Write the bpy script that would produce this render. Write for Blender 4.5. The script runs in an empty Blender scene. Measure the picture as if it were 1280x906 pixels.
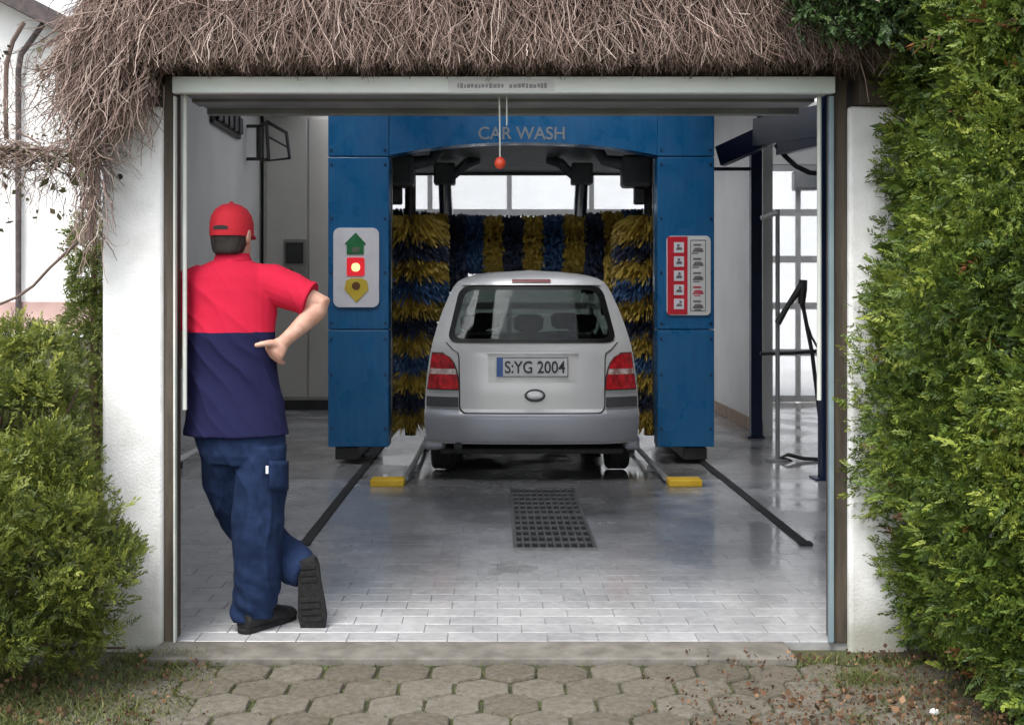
import bpy, bmesh, math, random
import numpy as np
from mathutils import Vector, Matrix, noise
random.seed(7); rng = np.random.default_rng(7)
R = math.radians
scene = bpy.context.scene
col = scene.collection

# ------------------------------------------------------------------ camera, sky, sun, exposure
FPX, VX, VY, CAMD, CAMH = 1440.0, 622.0, 371.0, 4.65, 1.40
cd = bpy.data.cameras.new('camera'); cam = bpy.data.objects.new('camera', cd); col.objects.link(cam)
cam.location = (0, -CAMD, CAMH); cam.rotation_euler = (R(90), 0, 0)
cd.sensor_width = 36; cd.lens = FPX / 1280 * 36
cd.shift_x = (640 - VX) / 1280; cd.shift_y = -(453 - VY) / 1280
cd.clip_start = 0.05; cd.clip_end = 2000
scene.camera = cam

SUN_AZ = math.atan2(-0.45, -0.9); SUN_EL = R(58)
wd = bpy.data.worlds.new('World'); scene.world = wd; wd.use_nodes = True
nt = wd.node_tree; nt.nodes.clear()
out = nt.nodes.new('ShaderNodeOutputWorld'); bg = nt.nodes.new('ShaderNodeBackground')
sky = nt.nodes.new('ShaderNodeTexSky'); sky.sky_type = 'NISHITA'; sky.sun_disc = False
sky.sun_elevation = SUN_EL; sky.sun_rotation = SUN_AZ; sky.dust_density = 2; sky.air_density = 1.0; sky.ozone_density = 1.0
hs = nt.nodes.new('ShaderNodeHueSaturation'); hs.inputs['Saturation'].default_value = 0.30
nt.links.new(sky.outputs[0], hs.inputs['Color']); nt.links.new(hs.outputs[0], bg.inputs[0])
bg.inputs[1].default_value = 0.15; nt.links.new(bg.outputs[0], out.inputs[0])
sd = bpy.data.lights.new('sun', 'SUN'); sd.energy = 1.4; sd.angle = R(28); sd.color = (1.0, 0.96, 0.90)
sun = bpy.data.objects.new('sun', sd); col.objects.link(sun)
sv = Vector((math.sin(SUN_AZ) * math.cos(SUN_EL), math.cos(SUN_AZ) * math.cos(SUN_EL), math.sin(SUN_EL)))
sun.rotation_euler = (-sv).to_track_quat('-Z', 'Y').to_euler(); sun.location = sv * 30
scene.view_settings.view_transform = 'Standard'; scene.view_settings.look = 'None'
scene.view_settings.exposure = 1.3; scene.view_settings.gamma = 1
scene.render.engine = 'CYCLES'
scene.cycles.max_bounces = 10; scene.cycles.diffuse_bounces = 5; scene.cycles.glossy_bounces = 4
scene.cycles.transmission_bounces = 6; scene.cycles.transparent_max_bounces = 12

# ------------------------------------------------------------------ helpers
def at(x, y, d):
    return Vector(((x - VX) / FPX * d, d - CAMD, CAMH - (y - VY) / FPX * d))
def srgb(r, g, b):
    f = lambda c: (c / 255 / 12.92) if c / 255 <= 0.04045 else ((c / 255 + 0.055) / 1.055) ** 2.4
    return (f(r), f(g), f(b))
MATS = {}
def mat(name, c1, c2=None, rough=0.6, metal=0.0, scale=8.0, detail=4, bump=0.0, bscale=None, rvar=0.0, spec=0.5,
        attr=None, c3=None, contrast=(0.35, 0.65), obrand=0.0, trans=0.0, emit=None, emits=0.0, coat=0.0, aniso=None):
    if name in MATS: return MATS[name]
    m = bpy.data.materials.new(name); m.use_nodes = True; N = m.node_tree; L = N.links
    b = N.nodes['Principled BSDF']; MATS[name] = m
    b.inputs['Roughness'].default_value = rough; b.inputs['Metallic'].default_value = metal
    b.inputs['Specular IOR Level'].default_value = spec; b.inputs['Coat Weight'].default_value = coat
    b.inputs['Coat Roughness'].default_value = 0.08
    geo = N.nodes.new('ShaderNodeNewGeometry')
    mp = N.nodes.new('ShaderNodeMapping'); L.new(geo.outputs['Position'], mp.inputs[0])
    if aniso: mp.inputs['Scale'].default_value = aniso
    nz = N.nodes.new('ShaderNodeTexNoise'); nz.inputs['Scale'].default_value = scale; nz.inputs['Detail'].default_value = detail
    L.new(mp.outputs[0], nz.inputs['Vector'])
    if attr:
        at_ = N.nodes.new('ShaderNodeAttribute'); at_.attribute_name = attr; fac = at_.outputs['Fac']
    else:
        mr = N.nodes.new('ShaderNodeMapRange'); mr.inputs[1].default_value = contrast[0]; mr.inputs[2].default_value = contrast[1]
        L.new(nz.outputs['Fac'], mr.inputs[0]); fac = mr.outputs[0]
    if obrand > 0:
        oi = N.nodes.new('ShaderNodeObjectInfo')
        ad = N.nodes.new('ShaderNodeMath'); ad.operation = 'MULTIPLY_ADD'
        L.new(oi.outputs['Random'], ad.inputs[0]); ad.inputs[1].default_value = obrand
        sb = N.nodes.new('ShaderNodeMath'); sb.operation = 'SUBTRACT'; L.new(fac, sb.inputs[0]); sb.inputs[1].default_value = obrand / 2
        L.new(sb.outputs[0], ad.inputs[2]); fac = ad.outputs[0]
    cr = N.nodes.new('ShaderNodeValToRGB')
    cr.color_ramp.elements[0].color = (*c1, 1); cr.color_ramp.elements[1].color = (*(c2 or tuple(min(1, v * 1.12) for v in c1)), 1)
    if c3:
        e = cr.color_ramp.elements.new(0.5); e.color = (*c2, 1); cr.color_ramp.elements[2].color = (*c3, 1)
    L.new(fac, cr.inputs[0]); L.new(cr.outputs[0], b.inputs['Base Color'])
    if rvar > 0:
        n2 = N.nodes.new('ShaderNodeTexNoise'); n2.inputs['Scale'].default_value = scale * 0.6; L.new(geo.outputs['Position'], n2.inputs['Vector'])
        m2 = N.nodes.new('ShaderNodeMapRange'); m2.inputs[1].default_value = 0.35; m2.inputs[2].default_value = 0.65
        m2.inputs[3].default_value = max(0.02, rough - rvar); m2.inputs[4].default_value = min(1, rough + rvar)
        L.new(n2.outputs['Fac'], m2.inputs[0]); L.new(m2.outputs[0], b.inputs['Roughness'])
    if bump > 0:
        n3 = N.nodes.new('ShaderNodeTexNoise'); n3.inputs['Scale'].default_value = bscale or scale * 4; n3.inputs['Detail'].default_value = 5
        L.new(geo.outputs['Position'], n3.inputs['Vector'])
        bp = N.nodes.new('ShaderNodeBump'); bp.inputs['Strength'].default_value = bump; bp.inputs['Distance'].default_value = 0.01
        L.new(n3.outputs['Fac'], bp.inputs['Height']); L.new(bp.outputs[0], b.inputs['Normal'])
    if trans > 0: b.inputs['Transmission Weight'].default_value = trans
    if emit:
        b.inputs['Emission Color'].default_value = (*emit, 1); b.inputs['Emission Strength'].default_value = emits
    return m

class MB:
    def __init__(s): s.v = []; s.f = []
    def add(s, vs, fs):
        o = len(s.v); s.v += [tuple(v) for v in vs]; s.f += [tuple(i + o for i in f) for f in fs]; return s
    def box(s, lo, hi):
        x0, y0, z0 = lo; x1, y1, z1 = hi
        return s.add([(x0,y0,z0),(x1,y0,z0),(x1,y1,z0),(x0,y1,z0),(x0,y0,z1),(x1,y0,z1),(x1,y1,z1),(x0,y1,z1)],
                     [(0,3,2,1),(4,5,6,7),(0,1,5,4),(1,2,6,5),(2,3,7,6),(3,0,4,7)])
    def loft(s, secs, n=14):
        """secs: (centre, ru, rv, U, V)"""
        vs = []; fs = []
        for c, ru, rv, U, V in secs:
            for k in range(n):
                a = 2 * math.pi * k / n
                vs.append(Vector(c) + U * (ru * math.cos(a)) + V * (rv * math.sin(a)))
        for i in range(len(secs) - 1):
            for k in range(n):
                k2 = (k + 1) % n
                fs.append((i*n+k, i*n+k2, (i+1)*n+k2, (i+1)*n+k))
        fs.append(tuple(reversed(range(n)))); fs.append(tuple(range((len(secs)-1)*n, len(secs)*n)))
        return s.add(vs, fs)
    def tube(s, pts, r, n=10):
        pts = [Vector(p) for p in pts]; rs = r if isinstance(r, (list, tuple)) else [r] * len(pts)
        secs = []; U = None
        for i, p in enumerate(pts):
            t = (pts[min(i+1, len(pts)-1)] - pts[max(i-1, 0)]).normalized()
            if U is None:
                U = t.cross(Vector((0, 0, 1)) if abs(t.z) < 0.9 else Vector((1, 0, 0))).normalized()
            else:
                U = (U - t * U.dot(t)).normalized()
            V = t.cross(U)
            secs.append((p, rs[i], rs[i], U, V))
        return s.loft(secs, n)
    def prism(s, poly, y0, y1):
        """poly: (x,z) outline, extruded along y"""
        n = len(poly)
        vs = [(x, y0, z) for x, z in poly] + [(x, y1, z) for x, z in poly]
        fs = [tuple(range(n)), tuple(reversed(range(n, 2*n)))] + [(i, i+n, (i+1) % n + n, (i+1) % n) for i in range(n)]
        return s.add(vs, fs)
    def mesh(s, name):
        m = bpy.data.meshes.new(name); m.from_pydata(s.v, [], s.f); m.update(); return m

def fixnormals(me, bevel=0.0, seg=2, merge=True):
    bm = bmesh.new(); bm.from_mesh(me)
    if merge: bmesh.ops.remove_doubles(bm, verts=bm.verts, dist=1e-5)
    bmesh.ops.recalc_face_normals(bm, faces=bm.faces)
    if bevel > 0:
        ed = [e for e in bm.edges if len(e.link_faces) == 2 and e.calc_face_angle(0) > 0.6]
        bmesh.ops.bevel(bm, geom=ed, offset=bevel, segments=seg, profile=0.5, affect='EDGES', clamp_overlap=True)
    bm.to_mesh(me); bm.free()
def smooth(me, angle=None):
    me.polygons.foreach_set('use_smooth', [True] * len(me.polygons))
    if angle:
        bm = bmesh.new(); bm.from_mesh(me)
        for e in bm.edges: e.smooth = not (len(e.link_faces) == 2 and e.calc_face_angle(0) > angle)
        bm.to_mesh(me); bm.free()
    me.update()
def link(name, me, m, parent=None, kind=None):
    o = bpy.data.objects.new(name, me); col.objects.link(o)
    if m is not None:
        me.materials.clear(); me.materials.append(m)
    if parent is not None:
        o.parent = parent
        if parent.type == 'EMPTY': o.matrix_parent_inverse = Matrix.Translation(-parent.location)
    if kind: o['kind'] = kind
    return o
def part(name, mb, m, parent=None, bevel=0.0, sm=None, kind=None, seg=2):
    me = mb.mesh(name); fixnormals(me, bevel, seg)
    if sm: smooth(me, sm)
    return link(name, me, m, parent, kind)
def tag(o, label, cat, group=None):
    o['label'] = label; o['category'] = cat
    if group: o['group'] = group
    return o
def thing(name, label, cat, loc=(0, 0, 0), group=None):
    o = bpy.data.objects.new(name, None); col.objects.link(o); o.location = loc; o.empty_display_size = 0.2
    return tag(o, label, cat, group)
def box(name, lo, hi, m, parent=None, bevel=0.004):
    return part(name, MB().box(lo, hi), m, parent, bevel)
def text_mesh(s, size, name):
    c = bpy.data.curves.new(name, 'FONT'); c.body = s; c.size = size; c.align_x = 'CENTER'; c.align_y = 'CENTER'; c.extrude = 0.003; c.offset = 0.012
    o = bpy.data.objects.new(name, c); col.objects.link(o)
    me = bpy.data.meshes.new_from_object(o.evaluated_get(bpy.context.evaluated_depsgraph_get()))
    bpy.data.objects.remove(o); bpy.data.curves.remove(c); me.name = name
    return me
def text_part(s, width, height, centre, m, parent, name):
    me = text_mesh(s, 1.0, name)
    co = np.empty(len(me.vertices) * 3); me.vertices.foreach_get('co', co); co = co.reshape(-1, 3)
    lo, hi = co.min(0), co.max(0); c = (lo + hi) / 2
    n = np.empty_like(co)
    n[:, 0] = (co[:, 0] - c[0]) / (hi[0] - lo[0]) * width + centre[0]
    n[:, 2] = (co[:, 1] - c[1]) / (hi[1] - lo[1]) * height + centre[2]
    n[:, 1] = centre[1] - co[:, 2]
    me.vertices.foreach_set('co', n.ravel()); me.update()
    return link(name, me, m, parent)

# ------------------------------------------------------------------ materials
white_render = mat('white_render', (0.70, 0.70, 0.68), (0.80, 0.80, 0.79), 0.85, scale=5, bump=0.25, bscale=60)
def plaster(name):
    m = bpy.data.materials.new(name); m.use_nodes = True; N = m.node_tree; L = N.links; b = N.nodes['Principled BSDF']; b.inputs['Roughness'].default_value = .9
    g = N.nodes.new('ShaderNodeNewGeometry'); sp_ = N.nodes.new('ShaderNodeSeparateXYZ'); L.new(g.outputs['Position'], sp_.inputs[0])
    n1 = N.nodes.new('ShaderNodeTexNoise'); n1.inputs['Scale'].default_value = 7; n1.inputs['Detail'].default_value = 8; L.new(g.outputs['Position'], n1.inputs['Vector'])
    n2 = N.nodes.new('ShaderNodeTexNoise'); n2.inputs['Scale'].default_value = 2.5; n2.inputs['Detail'].default_value = 6; L.new(g.outputs['Position'], n2.inputs['Vector'])
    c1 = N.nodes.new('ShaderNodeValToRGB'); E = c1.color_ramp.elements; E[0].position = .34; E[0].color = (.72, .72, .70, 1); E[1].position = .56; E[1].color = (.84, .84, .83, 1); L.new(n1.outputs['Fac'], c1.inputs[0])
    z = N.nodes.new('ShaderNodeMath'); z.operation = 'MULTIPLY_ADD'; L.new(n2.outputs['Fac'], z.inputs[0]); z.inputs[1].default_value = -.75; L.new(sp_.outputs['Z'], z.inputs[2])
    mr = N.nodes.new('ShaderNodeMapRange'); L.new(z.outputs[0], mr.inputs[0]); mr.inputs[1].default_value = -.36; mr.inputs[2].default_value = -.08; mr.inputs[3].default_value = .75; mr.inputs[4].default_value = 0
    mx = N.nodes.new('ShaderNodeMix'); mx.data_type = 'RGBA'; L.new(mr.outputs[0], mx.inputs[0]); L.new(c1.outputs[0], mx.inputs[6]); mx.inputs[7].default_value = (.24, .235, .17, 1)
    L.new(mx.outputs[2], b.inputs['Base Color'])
    n3 = N.nodes.new('ShaderNodeTexNoise'); n3.inputs['Scale'].default_value = 90; n3.inputs['Detail'].default_value = 6; L.new(g.outputs['Position'], n3.inputs['Vector'])
    bp = N.nodes.new('ShaderNodeBump'); bp.inputs['Strength'].default_value = .5; bp.inputs['Distance'].default_value = .006; L.new(n3.outputs['Fac'], bp.inputs['Height']); L.new(bp.outputs[0], b.inputs['Normal'])
    return m
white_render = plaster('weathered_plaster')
M_house = mat('house_render', (0.74, 0.74, 0.72), (0.84, 0.84, 0.83), 0.9, scale=1.2, bump=0.15, bscale=30)
brown_wood = mat('brown_wood', (0.045, 0.035, 0.025), (0.09, 0.07, 0.05), 0.7, scale=6, aniso=(6, 6, 0.6), bump=0.2)
alu = mat('pale_aluminium', (0.76, 0.83, 0.82), (0.82, 0.87, 0.86), 0.45, metal=0.0, scale=3, aniso=(1, 8, 8), rvar=0.1)
steel_grey = mat('grey_steel', (0.22, 0.23, 0.235), (0.30, 0.31, 0.31), 0.45, metal=0.3, scale=4)
rod_mat = mat('rod_paint', (0.55, 0.58, 0.54), (0.65, 0.67, 0.62), 0.4)
hall_paint = mat('hall_paint', (0.57, 0.565, 0.54), (0.64, 0.635, 0.61), 0.6, scale=1.5, bump=0.05)
hall_white = mat('hall_white', (0.72, 0.71, 0.69), (0.80, 0.79, 0.77), 0.5, scale=1.5)
conc_ceiling = mat('ceiling_concrete', (0.25, 0.25, 0.24), (0.34, 0.34, 0.32), 0.9, scale=3, bump=0.2)
cab_mat = mat('cabinet_paint', (0.46, 0.44, 0.40), (0.52, 0.495, 0.455), 0.5, scale=2, rvar=0.08)
blue = mat('blue_panel', srgb(12, 84, 132), srgb(20, 96, 144), 0.36, scale=9, detail=7, aniso=(5, 5, .3), rvar=0.12, contrast=(.3, .75))
dblue = mat('dark_blue_steel', srgb(10, 26, 60), srgb(14, 34, 72), 0.4, scale=3)
black_plastic = mat('black_plastic', (0.018, 0.018, 0.018), (0.03, 0.03, 0.03), 0.45)
black_rubber = mat('black_rubber', (0.016, 0.016, 0.017), (0.03, 0.03, 0.03), 0.75)
dark_hood = mat('dark_hood', (0.05, 0.055, 0.06), (0.075, 0.08, 0.085), 0.55)
chrome = mat('dull_chrome', (0.5, 0.5, 0.5), (0.6, 0.6, 0.6), 0.25, metal=1.0)
signwhite = mat('sign_white', (0.62, 0.62, 0.66), (0.68, 0.68, 0.72), 0.4)
yellow_paint = mat('yellow_paint', (0.75, 0.45, 0.02), (0.85, 0.55, 0.04), 0.5)
sill_conc = mat('sill_concrete', (0.115, 0.106, 0.09), (0.195, 0.182, 0.16), 0.9, scale=9, bump=0.35, bscale=50)

def floor_material(name, c1, c2, c3, rmin, rmax, joints=False, stain=None):
    m = bpy.data.materials.new(name); m.use_nodes = True; N = m.node_tree; L = N.links; b = N.nodes['Principled BSDF']
    geo = N.nodes.new('ShaderNodeNewGeometry')
    n1 = N.nodes.new('ShaderNodeTexNoise'); n1.inputs['Scale'].default_value = 2.2; n1.inputs['Detail'].default_value = 6; L.new(geo.outputs['Position'], n1.inputs['Vector'])
    n2 = N.nodes.new('ShaderNodeTexNoise'); n2.inputs['Scale'].default_value = 22; n2.inputs['Detail'].default_value = 5; L.new(geo.outputs['Position'], n2.inputs['Vector'])
    mx = N.nodes.new('ShaderNodeMath'); mx.operation = 'MULTIPLY_ADD'; L.new(n2.outputs['Fac'], mx.inputs[0]); mx.inputs[1].default_value = 0.5
    sb = N.nodes.new('ShaderNodeMath'); sb.operation = 'SUBTRACT'; L.new(n1.outputs['Fac'], sb.inputs[0]); sb.inputs[1].default_value = 0.25; L.new(sb.outputs[0], mx.inputs[2])
    oi = N.nodes.new('ShaderNodeObjectInfo'); ma = N.nodes.new('ShaderNodeMath'); ma.operation = 'MULTIPLY_ADD'
    L.new(oi.outputs['Random'], ma.inputs[0]); ma.inputs[1].default_value = 0.12 if joints else 0.0; L.new(mx.outputs[0], ma.inputs[2])
    cr = N.nodes.new('ShaderNodeValToRGB'); E = cr.color_ramp.elements
    E[0].position = 0.3; E[0].color = (*c1, 1); E[1].position = 0.75; E[1].color = (*c3, 1); e = E.new(0.52); e.color = (*c2, 1)
    L.new(ma.outputs[0], cr.inputs[0])
    colout = cr.outputs[0]
    if stain:
        vm = N.nodes.new('ShaderNodeVectorMath'); vm.operation = 'DISTANCE'
        nn = N.nodes.new('ShaderNodeTexNoise'); nn.inputs['Scale'].default_value = 9; nn.inputs['Detail'].default_value = 4; L.new(geo.outputs['Position'], nn.inputs['Vector'])
        va = N.nodes.new('ShaderNodeVectorMath'); va.operation = 'MULTIPLY_ADD'; L.new(nn.outputs['Color'], va.inputs[0]); va.inputs[1].default_value = (0.22, 0.40, 0); L.new(geo.outputs['Position'], va.inputs[2])
        L.new(va.outputs[0], vm.inputs[0]); vm.inputs[1].default_value = (stain[0] + 0.11, stain[1] + 0.20, 0)
        mr = N.nodes.new('ShaderNodeMapRange'); L.new(vm.outputs['Value'], mr.inputs[0]); mr.inputs[1].default_value = 0.07; mr.inputs[2].default_value = 0.15; mr.inputs[3].default_value = 0.7; mr.inputs[4].default_value = 0.0
        mi = N.nodes.new('ShaderNodeMix'); mi.data_type = 'RGBA'; L.new(mr.outputs[0], mi.inputs[0]); L.new(colout, mi.inputs[6]); mi.inputs[7].default_value = (0.11, 0.105, 0.10, 1)
        colout = mi.outputs[2]
    # floor round the wash bay: darker oval with a ragged outline
    ws = N.nodes.new('ShaderNodeVectorMath'); ws.operation = 'MULTIPLY_ADD'; L.new(n1.outputs['Color'], ws.inputs[0]); ws.inputs[1].default_value = (1.6, 1.6, 0); L.new(geo.outputs['Position'], ws.inputs[2])
    wsc = N.nodes.new('ShaderNodeVectorMath'); wsc.operation = 'SUBTRACT'; L.new(ws.outputs[0], wsc.inputs[0]); wsc.inputs[1].default_value = (.8 + .26, .8 + 5.0, 0)
    wsm = N.nodes.new('ShaderNodeVectorMath'); wsm.operation = 'MULTIPLY'; L.new(wsc.outputs[0], wsm.inputs[0]); wsm.inputs[1].default_value = (1 / 1.35, 1 / 2.7, 0)
    wl = N.nodes.new('ShaderNodeVectorMath'); wl.operation = 'LENGTH'; L.new(wsm.outputs[0], wl.inputs[0])
    wet = N.nodes.new('ShaderNodeMapRange'); L.new(wl.outputs['Value'], wet.inputs[0]); wet.inputs[1].default_value = .82; wet.inputs[2].default_value = 1.12; wet.inputs[3].default_value = .62; wet.inputs[4].default_value = 0
    wm = N.nodes.new('ShaderNodeMix'); wm.data_type = 'RGBA'; L.new(wet.outputs[0], wm.inputs[0]); L.new(colout, wm.inputs[6]); wm.inputs[7].default_value = (.075, .072, .068, 1); colout = wm.outputs[2]
    L.new(colout, b.inputs['Base Color'])
    n4 = N.nodes.new('ShaderNodeTexNoise'); n4.inputs['Scale'].default_value = 1.7; n4.inputs['Detail'].default_value = 5; L.new(geo.outputs['Position'], n4.inputs['Vector'])
    m4 = N.nodes.new('ShaderNodeMapRange'); m4.inputs[1].default_value = 0.4; m4.inputs[2].default_value = 0.6; m4.inputs[3].default_value = rmin; m4.inputs[4].default_value = rmax
    L.new(n4.outputs['Fac'], m4.inputs[0]); L.new(m4.outputs[0], b.inputs['Roughness'])
    bp = N.nodes.new('ShaderNodeBump'); bp.inputs['Strength'].default_value = 0.12; bp.inputs['Distance'].default_value = 0.004
    n5 = N.nodes.new('ShaderNodeTexNoise'); n5.inputs['Scale'].default_value = 30; n5.inputs['Detail'].default_value = 4; L.new(geo.outputs['Position'], n5.inputs['Vector'])
    L.new(n5.outputs['Fac'], bp.inputs['Height']); L.new(bp.outputs[0], b.inputs['Normal'])
    return m
tile_mat = floor_material('pale_tile', (0.27, 0.275, 0.285), (0.36, 0.365, 0.375), (0.46, 0.465, 0.475), 0.07, 0.30, True, stain=(0.07, 1.27))
wet_conc = floor_material('wet_concrete', (0.22, 0.22, 0.22), (0.31, 0.31, 0.31), (0.40, 0.40, 0.40), 0.06, 0.26)

def pane_material():
    m = bpy.data.materials.new('frosted_pane'); m.use_nodes = True; N = m.node_tree; L = N.links
    N.nodes.remove(N.nodes['Principled BSDF']); o = N.nodes['Material Output']
    tl = N.nodes.new('ShaderNodeBsdfTranslucent'); tl.inputs[0].default_value = (0.92, 0.93, 0.95, 1)
    tp = N.nodes.new('ShaderNodeBsdfTransparent'); tp.inputs[0].default_value = (0.95, 0.96, 0.98, 1)
    gl = N.nodes.new('ShaderNodeBsdfGlossy'); gl.inputs['Roughness'].default_value = 0.2
    nz = N.nodes.new('ShaderNodeTexNoise'); nz.inputs['Scale'].default_value = 3
    mr = N.nodes.new('ShaderNodeMapRange'); mr.inputs[3].default_value = 0.55; mr.inputs[4].default_value = 0.75; L.new(nz.outputs['Fac'], mr.inputs[0])
    m1 = N.nodes.new('ShaderNodeMixShader'); L.new(mr.outputs[0], m1.inputs[0]); L.new(tl.outputs[0], m1.inputs[1]); L.new(tp.outputs[0], m1.inputs[2])
    m2 = N.nodes.new('ShaderNodeMixShader'); m2.inputs[0].default_value = 0.06; L.new(m1.outputs[0], m2.inputs[1]); L.new(gl.outputs[0], m2.inputs[2])
    L.new(m2.outputs[0], o.inputs[0]); return m
pane_mat = pane_material()
def car_glass():
    m = bpy.data.materials.new('tinted_glass'); m.use_nodes = True; N = m.node_tree; L = N.links
    N.nodes.remove(N.nodes['Principled BSDF']); o = N.nodes['Material Output']
    tp = N.nodes.new('ShaderNodeBsdfTransparent'); tp.inputs[0].default_value = (0.27, 0.31, 0.285, 1)
    gl = N.nodes.new('ShaderNodeBsdfGlossy'); gl.inputs['Roughness'].default_value = 0.03; gl.inputs[0].default_value = (0.8, 0.85, 0.85, 1)
    lw = N.nodes.new('ShaderNodeLayerWeight'); lw.inputs[0].default_value = 0.25
    nz = N.nodes.new('ShaderNodeTexNoise'); nz.inputs['Scale'].default_value = 30
    mr = N.nodes.new('ShaderNodeMath'); mr.operation = 'MULTIPLY_ADD'; L.new(lw.outputs['Fresnel'], mr.inputs[0]); mr.inputs[1].default_value = 0.4; mr.inputs[2].default_value = 0.015
    mx = N.nodes.new('ShaderNodeMixShader'); L.new(mr.outputs[0], mx.inputs[0]); L.new(tp.outputs[0], mx.inputs[1]); L.new(gl.outputs[0], mx.inputs[2])
    L.new(mx.outputs[0], o.inputs[0]); return m
glass_mat = car_glass()

# ------------------------------------------------------------------ ground, driveway, floor
def terrain():
    xs = np.concatenate([np.linspace(-150, -12, 14), np.linspace(-11, 11, 67), np.linspace(12, 150, 14)])
    ys = np.concatenate([np.linspace(-60, -6, 8), np.linspace(-5.5, 30, 80), np.linspace(32, 200, 14)])
    vs = []; nx = len(xs)
    for y in ys:
        for x in xs:
            z = -0.035 + 0.012 * noise.noise((x * 2, y * 2, 0))
            if x < -3.6 or y > 12:
                t = min(1, max(0, (y - 2.0) / 11.0)); t2 = min(1, max(0, (-x - 3.0) / 1.5)) if y < 12 else 1
                z += 0.72 * (t * t * (3 - 2 * t)) * (t2 if x < 0 else 0)
            vs.append((x, y, z))
    fs = [(j*nx+i, j*nx+i+1, (j+1)*nx+i+1, (j+1)*nx+i) for j in range(len(ys)-1) for i in range(nx-1)]
    me = bpy.data.meshes.new('ground'); me.from_pydata(vs, [], fs); smooth(me)
    m = mat('ground_soil_moss', (0.030, 0.024, 0.015), (0.060, 0.050, 0.028), 0.95, scale=4, detail=8, c3=(0.06, 0.078, 0.022), bump=0.6, bscale=40, contrast=(0.3, 0.7))
    return link('ground', me, m, kind='structure')
terrain()

# driveway: bed plus single hexagonal pavers
bed_m = mat('joint_moss_soil', (0.022, 0.021, 0.011), (0.040, 0.044, 0.017), 0.95, scale=14, detail=6, bump=0.6, bscale=70, c3=(0.06, 0.075, 0.022))
driveway = part('driveway', MB().box((-1.75, -6.0, -0.09), (1.95, -0.205, -0.022)), bed_m, kind='structure')
hex_m = mat('hex_concrete', (0.088, 0.076, 0.054), (0.128, 0.113, 0.086), 0.92, scale=45, detail=10, c3=(0.175, 0.16, 0.13), bump=0.8, bscale=160, obrand=0.6, contrast=(.25, .75))
def hexmesh(k):
    s = 0.2 / math.sqrt(3) * 0.945; n = 18; vs = []; r = random.Random(k)
    base = [(s * math.cos(math.pi/6 + i*math.pi/3), s * math.sin(math.pi/6 + i*math.pi/3)) for i in range(6)]
    ring = []
    for i in range(6):
        a, b = base[i], base[(i+1) % 6]
        for t in (0.08, 0.5, 0.92):
            j = r.uniform(-0.0025, 0.0025)
            p = ((a[0]*(1-t)+b[0]*t), (a[1]*(1-t)+b[1]*t)); l = math.hypot(*p)
            ring.append((p[0]*(1+j/l), p[1]*(1+j/l)))
    m = len(ring)
    vs = [(x, y, -0.05) for x, y in ring] + [(x, y, -0.010) for x, y in ring] + [(x*0.96, y*0.96, -0.0012) for x, y in ring] + [(x*0.85, y*0.85, 0.001*r.uniform(-1, 1)) for x, y in ring] + [(0, 0, r.uniform(-0.002, 0.001))]
    fs = []
    for l in range(3):
        fs += [(l*m+i, l*m+(i+1) % m, (l+1)*m+(i+1) % m, (l+1)*m+i) for i in range(m)]
    fs += [(3*m+i, 3*m+(i+1) % m, 4*m) for i in range(m)]
    me = bpy.data.meshes.new('paver'); me.from_pydata(vs, [], fs); me.materials.append(hex_m); smooth(me, 0.35); return me
hexes = [hexmesh(k) for k in range(6)]
row = 0; y = -0.315
while y > -3.2:
    off = 0.1 if row % 2 else 0.0
    for i in range(-9, 10):
        x = i * 0.2 + off + 0.045
        if x < -1.62 or x > 1.72: continue
        o = bpy.data.objects.new('paver', hexes[(row * 7 + i * 3) % 6]); col.objects.link(o); o.parent = driveway
        e = 0.0
        if x < -1.15 or x > 1.35: e = 0.006
        o.location = (x + random.uniform(-.003, .003), y + random.uniform(-.003, .003), -0.008 - e + random.uniform(-.004, .003))
        o.rotation_euler = (R(random.uniform(-.9, .9)), R(random.uniform(-.9, .9)), R(random.uniform(-1.5, 1.5)))
    y -= 0.1732; row += 1

sill = part('threshold', MB().box((-1.36, -0.195, -0.07), (1.16, 0.028, 0.004)), sill_conc, bevel=0.006, kind='structure')

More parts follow.
